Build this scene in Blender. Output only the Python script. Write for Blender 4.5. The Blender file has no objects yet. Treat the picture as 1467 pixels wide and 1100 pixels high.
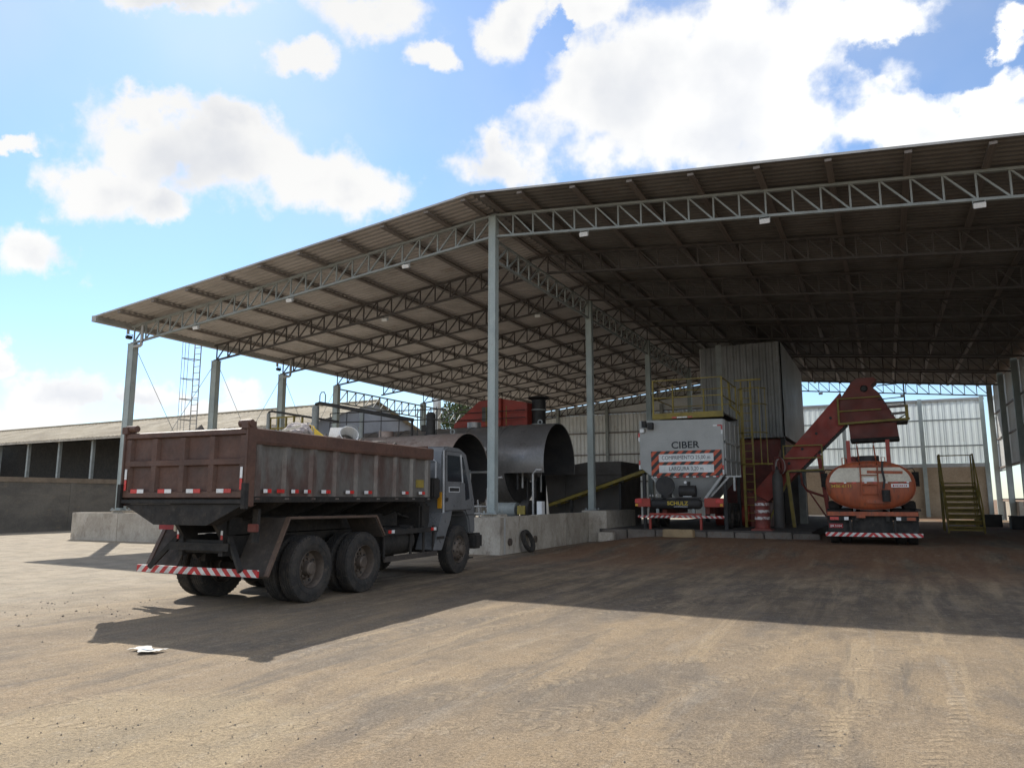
import bpy, bmesh, math, random
from math import sin, cos, pi, radians, sqrt, atan2, hypot
from mathutils import Vector, Matrix
random.seed(7)
S = bpy.context.scene
COL = S.collection

# ------------------------------------------------------------------ camera, world, sun, exposure
cam = bpy.data.objects.new('camera', bpy.data.cameras.new('camera'))
COL.objects.link(cam)
cam.data.sensor_width = 36.0
cam.data.lens = 1068.5 / 1467 * 36
cam.location = (0, 0, 1.65)
cam.rotation_euler = (radians(90 + 8.76), 0, radians(26.30))
cam.data.clip_end = 3000
S.camera = cam
SUN_EL = radians(40.7)
SUN_AZ = radians(-50.5)          # from +Y, clockwise positive
SUNV = Vector((sin(SUN_AZ) * cos(SUN_EL), cos(SUN_AZ) * cos(SUN_EL), sin(SUN_EL)))
sl = bpy.data.lights.new('sun', 'SUN')
sl.energy = 4.7
sl.angle = radians(0.53)
sl.color = (1.0, 0.95, 0.86)
so = bpy.data.objects.new('sun', sl)
COL.objects.link(so)
so.rotation_euler = SUNV.to_track_quat('Z', 'Y').to_euler()
S.view_settings.view_transform = 'Standard'
S.view_settings.look = 'None'
S.view_settings.gamma = 1
S.view_settings.use_curve_mapping = False
S.view_settings.exposure = 0.55

# cloud lumps: azimuth, elevation, half widths, tilt (all in the sky's own angles)
CLOUDS = [(-0.924, 0.423, 0.1, 0.058, 0.181), (-0.988, 0.358, 0.059, 0.039, 0.187), (-0.844, 0.412, 0.089, 0.057, 0.144), (-0.741, 0.405, 0.091, 0.044, 0.102), (-0.674, 0.401, 0.062, 0.038, 0.076), (-0.931, 0.464, 0.06, 0.024, 0.199), (-0.838, 0.465, 0.043, 0.032, 0.156), (-0.914, 0.348, 0.048, 0.023, 0.153), (-1.055, 0.265, 0.059, 0.038, 0.167), (-1.079, 0.382, 0.028, 0.012, 0.239), (-1.062, 0.157, 0.026, 0.023, 0.103), (-1.002, 0.118, 0.066, 0.029, 0.067), (-0.929, 0.119, 0.041, 0.025, 0.057), (-1.037, 0.086, 0.066, 0.02, 0.053), (-0.807, 0.129, 0.046, 0.028, 0.044), (-0.846, 0.099, 0.073, 0.021, 0.038), (-0.916, 0.582, 0.124, 0.021, 0.217), (-0.654, 0.608, 0.103, 0.046, 0.09), (-0.573, 0.566, 0.048, 0.02, 0.05), (-0.762, 0.545, 0.048, 0.026, 0.136), (-0.456, 0.61, 0.053, 0.045, -0.003), (-0.291, 0.537, 0.146, 0.111, -0.075), (-0.111, 0.531, 0.178, 0.114, -0.154), (-0.467, 0.435, 0.094, 0.04, 0.001), (0.072, 0.423, 0.171, 0.046, -0.212), (-0.189, 0.462, 0.273, 0.069, -0.104), (0.02, 0.55, 0.113, 0.042, -0.227), (-0.339, 0.617, 0.111, 0.045, -0.058), (0.167, 0.504, 0.027, 0.02, -0.298), (0.147, 0.452, 0.061, 0.028, -0.267)]
GAPS = [(0.086, 0.496, 0.071, 0.024, -0.25), (-0.492, 0.519, 0.04, 0.033, 0.012), (-0.395, 0.599, 0.018, 0.017, -0.031)]

def build_world():
    w = bpy.data.worlds.new('World')
    S.world = w
    w.use_nodes = True
    nt = w.node_tree
    N, Lk = nt.nodes, nt.links
    N.clear()
    def nd(t, **k):
        n = N.new(t)
        for a, b in k.items():
            setattr(n, a, b)
        return n
    def math_(op, a, b=None, c=None):
        n = nd('ShaderNodeMath', operation=op)
        for i, v in enumerate((a, b, c)):
            if v is None:
                continue
            if isinstance(v, (int, float)):
                n.inputs[i].default_value = v
            else:
                Lk.new(v, n.inputs[i])
        return n.outputs[0]
    sky = nd('ShaderNodeTexSky', sky_type='NISHITA')
    sky.sun_disc = False
    sky.sun_elevation = SUN_EL
    sky.sun_rotation = SUN_AZ
    sky.altitude = 600
    sky.air_density = 1.1
    sky.dust_density = 0.35
    sky.ozone_density = 2.5
    tc = nd('ShaderNodeTexCoord')
    gen = tc.outputs['Generated']
    # ragged edges: the direction is shaken by fractal noise
    def noise(scale, detail, rough, vec=gen):
        n = nd('ShaderNodeTexNoise')
        n.inputs['Scale'].default_value = scale
        n.inputs['Detail'].default_value = detail
        n.inputs['Roughness'].default_value = rough
        Lk.new(vec, n.inputs['Vector'])
        return n
    sep = nd('ShaderNodeSeparateXYZ')
    Lk.new(gen, sep.inputs[0])
    az = math_('ARCTAN2', sep.outputs[0], sep.outputs[1])
    el = math_('ARCSINE', sep.outputs[2])
    n1 = noise(9.0, 9, 0.62)
    off = nd('ShaderNodeVectorMath', operation='SUBTRACT')
    Lk.new(n1.outputs['Color'], off.inputs[0])
    off.inputs[1].default_value = (0.5, 0.5, 0.5)
    osc = nd('ShaderNodeVectorMath', operation='MULTIPLY')
    Lk.new(off.outputs[0], osc.inputs[0])
    osc.inputs[1].default_value = (0.15, 0.11, 0)
    comb = nd('ShaderNodeCombineXYZ')
    Lk.new(az, comb.inputs[0])
    Lk.new(el, comb.inputs[1])
    pos = nd('ShaderNodeVectorMath', operation='ADD')
    Lk.new(comb.outputs[0], pos.inputs[0])
    Lk.new(osc.outputs[0], pos.inputs[1])
    def lump(b):
        m = nd('ShaderNodeMapping', vector_type='TEXTURE')
        m.inputs['Location'].default_value = (b[0], b[1], 0)
        m.inputs['Rotation'].default_value = (0, 0, b[4])
        m.inputs['Scale'].default_value = (b[2] * 1.10, b[3] * 1.10, 1)
        Lk.new(pos.outputs[0], m.inputs['Vector'])
        l = nd('ShaderNodeVectorMath', operation='LENGTH')
        Lk.new(m.outputs[0], l.inputs[0])
        return l.outputs['Value']
    F = None
    for i_, b in enumerate(CLOUDS):
        k_ = 1.14 if i_ < 8 else 1.0
        d = lump((b[0], b[1], b[2] * k_, b[3] * k_, b[4]))
        F = d if F is None else math_('SMOOTH_MIN', F, d, 0.10)
    for b in GAPS:
        d = lump(b)
        g = math_('MULTIPLY', math_('MAXIMUM', math_('SUBTRACT', 1.1, d), 0.0), 0.9)
        F = math_('ADD', F, g)
    F = math_('SUBTRACT', 1.0, F)                 # >0 inside a cloud
    # elsewhere broken cumulus goes on unseen, its cover raised to fill the shade
    n2 = noise(3.4, 9, 0.56)
    away = nd('ShaderNodeVectorMath', operation='DOT_PRODUCT')
    Lk.new(gen, away.inputs[0])
    away.inputs[1].default_value = (-0.437, 0.887, 0.152)
    wgt = nd('ShaderNodeMapRange')
    Lk.new(away.outputs['Value'], wgt.inputs['Value'])
    wgt.inputs['From Min'].default_value = 0.75
    wgt.inputs['From Max'].default_value = 0.45
    wgt.inputs['To Min'].default_value = -0.7
    wgt.inputs['To Max'].default_value = 0.0
    gf = math_('ADD', math_('MULTIPLY', math_('SUBTRACT', n2.outputs['Fac'], 0.47), 5.0), wgt.outputs[0])
    F = math_('MAXIMUM', F, gf)
    n3 = noise(15, 8, 0.56)
    F2 = math_('ADD', F, math_('MULTIPLY', math_('SUBTRACT', n3.outputs['Fac'], 0.53), 1.7))
    msk = nd('ShaderNodeMapRange', interpolation_type='SMOOTHSTEP')
    Lk.new(F2, msk.inputs['Value'])
    msk.inputs['From Min'].default_value = 0.0
    msk.inputs['From Max'].default_value = 0.48
    # thick hearts read greyer than the thin lit rims
    n4 = noise(6.5, 5, 0.5)
    thick = nd('ShaderNodeMapRange', interpolation_type='SMOOTHSTEP')
    Lk.new(math_('ADD', F, math_('MULTIPLY', math_('SUBTRACT', n4.outputs['Fac'], 0.52), 3.8)), thick.inputs['Value'])
    thick.inputs['From Min'].default_value = 0.25
    thick.inputs['From Max'].default_value = 1.5
    ccol = nd('ShaderNodeMix', data_type='RGBA')
    Lk.new(thick.outputs[0], ccol.inputs['Factor'])
    ccol.inputs['A'].default_value = (6.7, 6.7, 6.65, 1)
    ccol.inputs['B'].default_value = (5.3, 5.45, 5.75, 1)
    # thin high veil and pale air near the horizon
    n5 = noise(2.6, 5, 0.5)
    veil = nd('ShaderNodeMapRange', interpolation_type='SMOOTHSTEP')
    Lk.new(n5.outputs['Fac'], veil.inputs['Value'])
    veil.inputs['From Min'].default_value = 0.35
    veil.inputs['From Max'].default_value = 0.75
    veil.inputs['To Min'].default_value = 0.02
    veil.inputs['To Max'].default_value = 0.26
    vmix = nd('ShaderNodeMix', data_type='RGBA')
    Lk.new(veil.outputs[0], vmix.inputs['Factor'])
    tint = nd('ShaderNodeVectorMath', operation='MULTIPLY')
    Lk.new(sky.outputs[0], tint.inputs[0])
    tint.inputs[1].default_value = (0.86, 1.0, 1.12)
    Lk.new(tint.outputs[0], vmix.inputs['A'])
    vmix.inputs['B'].default_value = (6.4, 6.35, 6.2, 1)
    # clouds facing the sun (away from it in the sky) are brightened, for more fill light from behind the camera
    sd = nd('ShaderNodeVectorMath', operation='DOT_PRODUCT')
    Lk.new(gen, sd.inputs[0])
    sd.inputs[1].default_value = tuple(SUNV)
    frontlit = math_('MULTIPLY_ADD', math_('SUBTRACT', 1.0, sd.outputs['Value']), 0.75, 0.90)
    cbr = nd('ShaderNodeVectorMath', operation='SCALE')
    Lk.new(ccol.outputs['Result'], cbr.inputs[0])
    Lk.new(frontlit, cbr.inputs['Scale'])
    mix = nd('ShaderNodeMix', data_type='RGBA')
    Lk.new(msk.outputs[0], mix.inputs['Factor'])
    Lk.new(vmix.outputs['Result'], mix.inputs['A'])
    Lk.new(cbr.outputs[0], mix.inputs['B'])
    bg = nd('ShaderNodeBackground')
    bg.inputs['Strength'].default_value = 0.105
    Lk.new(mix.outputs['Result'], bg.inputs['Color'])
    out = nd('ShaderNodeOutputWorld')
    Lk.new(bg.outputs[0], out.inputs[0])
build_world()

# ------------------------------------------------------------------ materials
MATS = {}
def mat(name, c, c2=None, rough=.6, metal=0., sc=2.0, dirt=.0, dirtc=(.20, .15, .10), bump=.15, bsc=30., stretch=(1, 1, 1), spec=.35, lo=.38, hi=.66, fine=.10, vary=.0):
    if name in MATS:
        return MATS[name]
    m = bpy.data.materials.new(name)
    m.use_nodes = True
    nt = m.node_tree
    N, Lk = nt.nodes, nt.links
    b = N['Principled BSDF']
    tc = N.new('ShaderNodeTexCoord')
    mp = N.new('ShaderNodeMapping')
    mp.inputs['Scale'].default_value = stretch
    Lk.new(tc.outputs['Object'], mp.inputs[0])
    oi = N.new('ShaderNodeObjectInfo')
    ad = N.new('ShaderNodeVectorMath'); ad.operation = 'ADD'
    Lk.new(mp.outputs[0], ad.inputs[0]); Lk.new(oi.outputs['Location'], ad.inputs[1])
    def noise(s, d=6, r=.6):
        n = N.new('ShaderNodeTexNoise')
        n.inputs['Scale'].default_value = s; n.inputs['Detail'].default_value = d; n.inputs['Roughness'].default_value = r
        Lk.new(ad.outputs[0], n.inputs['Vector'])
        return n.outputs['Fac']
    def mr(v, a, z, o0=0., o1=1.):
        n = N.new('ShaderNodeMapRange'); n.interpolation_type = 'SMOOTHSTEP'
        Lk.new(v, n.inputs['Value'])
        n.inputs['From Min'].default_value = a; n.inputs['From Max'].default_value = z
        n.inputs['To Min'].default_value = o0; n.inputs['To Max'].default_value = o1
        return n.outputs[0]
    def mix(f, a, bb, bt='MIX'):
        n = N.new('ShaderNodeMix'); n.data_type = 'RGBA'; n.blend_type = bt
        if isinstance(f, float): n.inputs['Factor'].default_value = f
        else: Lk.new(f, n.inputs['Factor'])
        for k, v in (('A', a), ('B', bb)):
            if isinstance(v, tuple): n.inputs[k].default_value = v + (1,)
            else: Lk.new(v, n.inputs[k])
        return n.outputs['Result']
    c2 = c2 or tuple(x * .72 for x in c)
    col = mix(mr(noise(sc), lo, hi), c, c2)
    if dirt:
        col = mix(mr(noise(sc * 3.1, 8, .68), .62 - .3 * dirt, .80 - .2 * dirt, 0, min(1., .55 + dirt * .5)), col, dirtc)
    f = mr(noise(bsc * 1.7, 3), .3, .7, 1 - fine, 1 + fine)
    ov_ = N.new('ShaderNodeMath'); ov_.operation = 'MULTIPLY_ADD'
    Lk.new(oi.outputs['Random'], ov_.inputs[0]); ov_.inputs[1].default_value = vary; ov_.inputs[2].default_value = 1 - vary / 2
    fm_ = N.new('ShaderNodeMath'); fm_.operation = 'MULTIPLY'
    Lk.new(f, fm_.inputs[0]); Lk.new(ov_.outputs[0], fm_.inputs[1]); f = fm_.outputs[0]
    cm = N.new('ShaderNodeVectorMath'); cm.operation = 'SCALE'
    Lk.new(col, cm.inputs[0]); Lk.new(f, cm.inputs['Scale'])
    Lk.new(cm.outputs[0], b.inputs['Base Color'])
    Lk.new(mr(noise(sc * 2.3), .3, .7, max(.05, rough - .1), min(1., rough + .12)), b.inputs['Roughness'])
    b.inputs['Metallic'].default_value = metal
    b.inputs['Specular IOR Level'].default_value = spec
    if bump:
        bp = N.new('ShaderNodeBump'); bp.inputs['Strength'].default_value = bump; bp.inputs['Distance'].default_value = .02
        Lk.new(noise(bsc, 5), bp.inputs['Height']); Lk.new(bp.outputs[0], b.inputs['Normal'])
    MATS[name] = m
    return m

def stripe_mat(name, ca, cb, period, slope=1., mirror=True, rough=.45, axis='X', duty=.5):
    """slanted warning stripes printed along a bar (object coordinates)"""
    m = bpy.data.materials.new(name); m.use_nodes = True
    nt = m.node_tree; N, Lk = nt.nodes, nt.links
    b = N['Principled BSDF']
    tc = N.new('ShaderNodeTexCoord'); sp = N.new('ShaderNodeSeparateXYZ')
    Lk.new(tc.outputs['Object'], sp.inputs[0])
    def mt(op, a, c=None):
        n = N.new('ShaderNodeMath'); n.operation = op
        for i, v in enumerate((a, c)):
            if v is None: continue
            if isinstance(v, (int, float)): n.inputs[i].default_value = v
            else: Lk.new(v, n.inputs[i])
        return n.outputs[0]
    x = sp.outputs[0]
    if mirror: x = mt('ABSOLUTE', x)
    v = mt('ADD', x, mt('MULTIPLY', sp.outputs[2], slope))
    fr = mt('FRACT', mt('DIVIDE', mt('ADD', v, 50.), period))
    g = mt('GREATER_THAN', fr, duty)
    mx = N.new('ShaderNodeMix'); mx.data_type = 'RGBA'
    Lk.new(g, mx.inputs['Factor']); mx.inputs['A'].default_value = ca + (1,); mx.inputs['B'].default_value = cb + (1,)
    nz = N.new('ShaderNodeTexNoise'); nz.inputs['Scale'].default_value = 9; nz.inputs['Detail'].default_value = 6
    Lk.new(tc.outputs['Object'], nz.inputs['Vector'])
    rm = N.new('ShaderNodeMapRange'); Lk.new(nz.outputs['Fac'], rm.inputs['Value'])
    rm.inputs['From Min'].default_value = .3; rm.inputs['From Max'].default_value = .7; rm.inputs['To Min'].default_value = .65; rm.inputs['To Max'].default_value = 1.05
    sc = N.new('ShaderNodeVectorMath'); sc.operation = 'SCALE'
    Lk.new(mx.outputs['Result'], sc.inputs[0]); Lk.new(rm.outputs[0], sc.inputs['Scale'])
    Lk.new(sc.outputs[0], b.inputs['Base Color'])
    b.inputs['Roughness'].default_value = rough
    return m

def glass_mat(name, c=(.02, .025, .03), rough=.08):
    m = bpy.data.materials.new(name); m.use_nodes = True
    b = m.node_tree.nodes['Principled BSDF']
    b.inputs['Base Color'].default_value = c + (1,)
    b.inputs['Roughness'].default_value = rough
    b.inputs['Specular IOR Level'].default_value = .6
    return m

def ground_mat():
    m = bpy.data.materials.new('ground'); m.use_nodes = True
    nt = m.node_tree; N, Lk = nt.nodes, nt.links
    b = N['Principled BSDF']
    tc = N.new('ShaderNodeTexCoord')
    P = tc.outputs['Object']
    def mapping(sx, sy, rot=0., loc=(0, 0, 0)):
        n = N.new('ShaderNodeMapping')
        n.inputs['Scale'].default_value = (sx, sy, 1); n.inputs['Rotation'].default_value = (0, 0, rot); n.inputs['Location'].default_value = loc
        Lk.new(P, n.inputs[0]); return n.outputs[0]
    def noise(v, s, d=6, r=.6, dist=0.):
        n = N.new('ShaderNodeTexNoise')
        n.inputs['Scale'].default_value = s; n.inputs['Detail'].default_value = d; n.inputs['Roughness'].default_value = r; n.inputs['Distortion'].default_value = dist
        Lk.new(v, n.inputs['Vector']); return n.outputs['Fac']
    def mr(v, a, z, o0=0., o1=1.):
        n = N.new('ShaderNodeMapRange'); n.interpolation_type = 'SMOOTHSTEP'
        Lk.new(v, n.inputs['Value'])
        n.inputs['From Min'].default_value = a; n.inputs['From Max'].default_value = z
        n.inputs['To Min'].default_value = o0; n.inputs['To Max'].default_value = o1
        return n.outputs[0]
    def mt(op, a, c=None):
        n = N.new('ShaderNodeMath'); n.operation = op
        for i, v in enumerate((a, c)):
            if v is None: continue
            if isinstance(v, (int, float)): n.inputs[i].default_value = v
            else: Lk.new(v, n.inputs[i])
        return n.outputs[0]
    def mix(f, a, bb, bt='MIX'):
        n = N.new('ShaderNodeMix'); n.data_type = 'RGBA'; n.blend_type = bt
        if isinstance(f, float): n.inputs['Factor'].default_value = f
        else: Lk.new(f, n.inputs['Factor'])
        for k, v in (('A', a), ('B', bb)):
            if isinstance(v, tuple): n.inputs[k].default_value = v + (1,)
            else: Lk.new(v, n.inputs[k])
        return n.outputs['Result']
    iso = mapping(1, 1)
    sA = mapping(1.0, .30, radians(8))              # tracks that run into the shed
    sB = mapping(.9, .28, radians(38), (3, 7, 0))   # tracks that swing past the truck
    sC = mapping(.5, .14, radians(-50), (9, 2, 0))
    big = noise(iso, .16, 7, .6)
    mid = noise(iso, .9, 8, .65, .4)
    trA = noise(sA, 1.3, 6, .6, .3)
    trB = noise(sB, 1.1, 6, .6, .3)
    trC = noise(sC, 1.0, 5, .6, .3)
    col = mix(mr(big, .36, .64), (.200, .165, .130), (.255, .205, .150))
    col = mix(mr(mid, .42, .68, 0, .6), col, (.150, .128, .108))
    col = mix(mr(trA, .47, .62, 0, .60), col, (.295, .232, .160))
    col = mix(mr(trB, .50, .62, 0, .60), col, (.138, .124, .114))
    col = mix(mr(trC, .52, .66, 0, .5), col, (.265, .208, .145))
    # wheel lanes: long narrow scuffs, pale and dark
    lanes = noise(mapping(2.2, .22, radians(10), (1, 4, 0)), 1.0, 9, .70, .6)
    lanesB = noise(mapping(2.2, .20, radians(40), (5, 1, 0)), 1.0, 9, .70, .6)
    col = mix(mr(lanes, .54, .66, 0, .60), col, (.132, .118, .108))
    col = mix(mr(lanes, .45, .36, 0, .65), col, (.305, .248, .178))
    col = mix(mt('MULTIPLY', mr(lanesB, .55, .66, 0, .7), mr(mid, .35, .6, .15, .6)), col, (.275, .255, .232))
    col = mix(mr(lanesB, .43, .33, 0, .45), col, (.130, .118, .105))
    sp = N.new('ShaderNodeSeparateXYZ'); Lk.new(P, sp.inputs[0])
    X, Y = sp.outputs[0], sp.outputs[1]
    # pale concrete apron on the left, beside the wall
    lf = mt('MULTIPLY', mr(mt('ADD', X, mt('MULTIPLY', mid, 6.)), -5.5, -11.5), mr(mt('ADD', Y, mt('MULTIPLY', X, -.25)), 6.0, 9.0))
    col = mix(mt('MULTIPLY', lf, .75), col, mix(mr(noise(iso, 1.6, 8, .68), .40, .62), (.375, .345, .30), (.27, .25, .215)))
    # sand spill near the camera on the left
    dx = mt('ADD', X, 4.9); dy = mt('SUBTRACT', Y, 3.4)
    dd = mt('SQRT', mt('ADD', mt('MULTIPLY', dx, dx), mt('MULTIPLY', mt('MULTIPLY', dy, dy), .8)))
    sand = mr(mt('ADD', dd, mt('MULTIPLY', noise(iso, 1.8, 8, .7), 1.8)), 2.6, 2.0)
    col = mix(mt('MULTIPLY', sand, .45), col, (.350, .295, .205))
    # oil and bitumen blots in the open yard
    blot = mr(noise(mapping(1, .6, radians(25), (2, 9, 0)), .75, 7, .66, .5), .66, .74)
    col = mix(mt('MULTIPLY', blot, .32), col, (.075, .066, .060))
    # bitumen stains and painted roof shade in front of the shed, brick-red dust towards the kerb
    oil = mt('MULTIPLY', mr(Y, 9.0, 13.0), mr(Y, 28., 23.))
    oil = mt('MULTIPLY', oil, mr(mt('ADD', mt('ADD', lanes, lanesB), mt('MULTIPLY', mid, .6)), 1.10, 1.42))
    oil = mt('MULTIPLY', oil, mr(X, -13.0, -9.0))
    shade_dark = mt('MULTIPLY', mt('MULTIPLY', mr(Y, 9.5, 12.5), mr(X, -13., -9.)), .22)  # painted shade, starts along the roof's shadow line
    col = mix(shade_dark, col, (.082, .062, .050))
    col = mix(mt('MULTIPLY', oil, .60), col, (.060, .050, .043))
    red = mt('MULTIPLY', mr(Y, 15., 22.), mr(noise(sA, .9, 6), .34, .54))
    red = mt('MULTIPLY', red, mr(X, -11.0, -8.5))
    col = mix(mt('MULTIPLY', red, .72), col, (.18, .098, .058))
    # tyre tracks: bars pressed by treads, each lane with its own place and heading
    bars_all = None
    wig = noise(iso, 5., 5, .6)
    brk = mr(noise(iso, 1.1, 7, .65), .40, .60)
    for (x0, y0, ang, wd, pitch) in ((-3.2, 6.0, 30, .17, .15), (-2.5, 5.6, 31, .16, .15), (-5.6, 4.6, 47, .17, .17), (-.3, 6.5, 6, .18, .14), (.35, 6.3, 5, .16, .14), (-1.6, 4.6, 20, .17, .16), (-8.2, 6.0, 58, .17, .16), (-4.2, 11.5, 24, .18, .15), (-3.4, 11.6, 25, .18, .15), (-6.6, 3.4, 66, .16, .15)):
        mv = mapping(1, 1)
        n = N.new('ShaderNodeMapping'); n.vector_type = 'TEXTURE'
        n.inputs['Location'].default_value = (x0, y0, 0); n.inputs['Rotation'].default_value = (0, 0, -radians(ang))
        Lk.new(P, n.inputs[0])
        q = N.new('ShaderNodeSeparateXYZ'); Lk.new(n.outputs[0], q.inputs[0])
        wob = mt('MULTIPLY', mt('SUBTRACT', noise(n.outputs[0], .35, 3), .5), .7)
        v = mt('ABSOLUTE', mt('ADD', q.outputs[0], wob))
        lane = mr(v, wd, wd * .7)
        ba = mt('SINE', mt('MULTIPLY', mt('ADD', q.outputs[1], mt('ADD', mt('MULTIPLY', v, .55), mt('MULTIPLY', wig, pitch * 1.1))), 2 * pi / pitch))
        one = mt('MULTIPLY', mt('MULTIPLY', lane, mr(ba, -.6, .8)), mt('MULTIPLY', brk, mr(mt('ABSOLUTE', q.outputs[1]), 9., 4.)))
        bars_all = one if bars_all is None else mt('MAXIMUM', bars_all, one)
    col = mix(mt('MULTIPLY', bars_all, .34), col, (.335, .275, .200))
    wm = N.new('ShaderNodeVectorMath'); wm.operation = 'MULTIPLY'
    Lk.new(col, wm.inputs[0]); wm.inputs[1].default_value = (1.03, .965, .855); col = wm.outputs[0]
    mott = noise(iso, 6.5, 8, .68, .3)
    col = mix(mr(mott, .50, .68, 0, .30), col, (.330, .280, .215))
    col = mix(mr(mott, .47, .33, 0, .30), col, (.115, .098, .084))
    fine = noise(iso, 38., 4, .7)
    grit = noise(iso, 150., 2, .6)
    sc = N.new('ShaderNodeVectorMath'); sc.operation = 'SCALE'
    Lk.new(col, sc.inputs[0])
    Lk.new(mt('MULTIPLY', mr(fine, .3, .7, .74, 1.24), mr(grit, .3, .7, .70, 1.30)), sc.inputs['Scale'])
    # scattered pale grit
    vo = N.new('ShaderNodeTexVoronoi'); vo.inputs['Scale'].default_value = 9.
    Lk.new(iso, vo.inputs['Vector'])
    gr = mt('MULTIPLY', mr(vo.outputs['Distance'], .10, .06), mr(mid, .55, .62))
    col = mix(mt('MULTIPLY', gr, .5), sc.outputs[0], (.42, .40, .36))
    Lk.new(col, b.inputs['Base Color'])
    b.inputs['Roughness'].default_value = .92
    b.inputs['Specular IOR Level'].default_value = .2
    # tread bars pressed into the dust along the tracks
    w = N.new('ShaderNodeTexWave'); w.wave_type = 'BANDS'; w.bands_direction = 'Y'
    w.inputs['Scale'].default_value = 2.4; w.inputs['Distortion'].default_value = 3.; w.inputs['Detail'].default_value = 3.
    Lk.new(mapping(1, 1, radians(14)), w.inputs['Vector'])
    tread = mt('MULTIPLY', w.outputs['Fac'], mr(trA, .48, .62, 0, .55))
    h = mt('ADD', mt('MULTIPLY', fine, .55), mt('ADD', mt('MULTIPLY', bars_all, .42), mt('MULTIPLY', mid, 1.3)))
    h = mt('ADD', h, mt('MULTIPLY', grit, .25))
    bp = N.new('ShaderNodeBump'); bp.inputs['Strength'].default_value = .9; bp.inputs['Distance'].default_value = .03
    Lk.new(h, bp.inputs['Height']); Lk.new(bp.outputs[0], b.inputs['Normal'])
    return m

galv = mat('galvanised_sheet', (.42, .41, .39), (.34, .33, .31), rough=.5, metal=.25, sc=.7, dirt=.25, dirtc=(.24, .21, .17), bump=.05)
roofm = mat('roof_sheet_metal', (.49, .455, .435), (.385, .355, .335), rough=.55, metal=.15, sc=.5, dirt=.2, dirtc=(.22, .16, .11), bump=.05, vary=.16)  # left slope: the brighter bounce light is put into its paler colour
roof_shade = mat('shaded_roof_sheet', (.185, .174, .162), (.135, .126, .116), rough=.6, metal=.1, sc=.5, dirt=.3, dirtc=(.12, .09, .07), bump=.05, vary=.16)  # right slope: same roof sheet with its deeper shade painted into the colour
clad = mat('cladding_sheet', (.70, .71, .70), (.60, .61, .60), rough=.5, metal=.1, sc=.6, dirt=.2, dirtc=(.38, .33, .26), bump=.05, vary=.10)
cladd = mat('dark_grey_cladding', (.27, .27, .265), (.20, .20, .195), rough=.55, metal=.1, sc=.6, dirt=.3, dirtc=(.18, .16, .13), bump=.05, vary=.12)  # dark grey sheet for the tower front
steel = mat('painted_steel', (.30, .32, .31), (.24, .26, .25), rough=.5, sc=3, dirt=.2, dirtc=(.2, .17, .13), bump=.05)
steelc = mat('column_paint', (.36, .40, .38), (.30, .34, .33), rough=.5, sc=1.5, dirt=.2, dirtc=(.24, .21, .17), bump=.05)
purl = mat('purlin_steel', (.20, .17, .15), (.15, .13, .115), rough=.6, sc=3, bump=.05)
conc = mat('concrete', (.45, .405, .34), (.34, .30, .245), rough=.9, sc=1.3, dirt=.36, dirtc=(.20, .16, .125), bump=.5, bsc=14, vary=.12, stretch=(1, 1, .6))
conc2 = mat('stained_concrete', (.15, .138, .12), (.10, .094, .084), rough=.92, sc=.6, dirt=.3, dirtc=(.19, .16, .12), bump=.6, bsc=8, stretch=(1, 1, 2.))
beige = mat('beige_masonry', (.40, .31, .22), (.33, .25, .17), rough=.9, sc=.5, dirt=.25, bump=.4, bsc=8)
padm = mat('dark_pad', (.085, .075, .066), (.05, .045, .041), rough=.9, sc=1, dirt=.4, dirtc=(.13, .10, .075), bump=.3)  # pad darkened so less light bounces up under the right roof
palec = mat('pale_slab', (.46, .42, .36), (.38, .345, .29), rough=.9, sc=.8, dirt=.3, dirtc=(.24, .20, .15), bump=.4)
kerbm = mat('kerb_concrete', (.17, .148, .125), (.12, .104, .088), rough=.9, sc=2, dirt=.4, dirtc=(.16, .10, .07), bump=.5, bsc=16)
brown = mat('oxide_brown_paint', (.112, .060, .043), (.080, .045, .034), rough=.55, sc=2.2, dirt=.3, dirtc=(.085, .06, .045), bump=.12, bsc=12)
sidem = mat('worn_body_side', (.105, .068, .057), (.150, .140, .126), rough=.42, metal=.2, sc=1.5, dirt=.3, dirtc=(.07, .055, .045), bump=.12, bsc=12, stretch=(1, 1, .45), lo=.36, hi=.56)
black = mat('grimy_black', (.020, .019, .018), (.034, .030, .026), rough=.75, sc=4, dirt=.3, dirtc=(.075, .058, .044), bump=.25, bsc=20)
flapm = mat('dusty_mudguard', (.060, .050, .042), (.042, .036, .031), rough=.8, sc=3, dirt=.4, dirtc=(.11, .085, .065), bump=.2)
rubber = mat('tyre_rubber', (.026, .025, .024), (.048, .042, .036), rough=.85, sc=4, dirt=.4, dirtc=(.085, .068, .052), bump=.2, bsc=25)
rimm = mat('dusty_rim', (.13, .105, .085), (.085, .068, .055), rough=.6, metal=.3, sc=6, dirt=.3, dirtc=(.15, .11, .08), bump=.15)
cabm = mat('silver_cab_paint', (.175, .18, .185), (.142, .147, .15), rough=.35, metal=.25, sc=2, dirt=.15, dirtc=(.16, .14, .115), bump=.03, spec=.5)
cabt = mat('pale_trim', (.50, .51, .51), rough=.4, bump=.03)
white = mat('white_paint', (.74, .73, .70), (.62, .61, .58), rough=.5, sc=5, dirt=.1, bump=.05)
redr = mat('red_reflector', (.55, .03, .025), (.42, .025, .02), rough=.3, bump=0, spec=.6)
whiter = mat('white_reflector', (.74, .74, .73), (.6, .6, .59), rough=.3, bump=0, spec=.6)
platem = mat('red_plate', (.33, .035, .04), rough=.4, bump=0)
amber = mat('amber_lens', (.75, .36, .03), rough=.25, bump=0, spec=.6)
yellow = mat('yellow_paint', (.29, .22, .045), (.20, .155, .04), rough=.55, sc=3, dirt=.3, dirtc=(.16, .11, .05), bump=.1)
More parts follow.
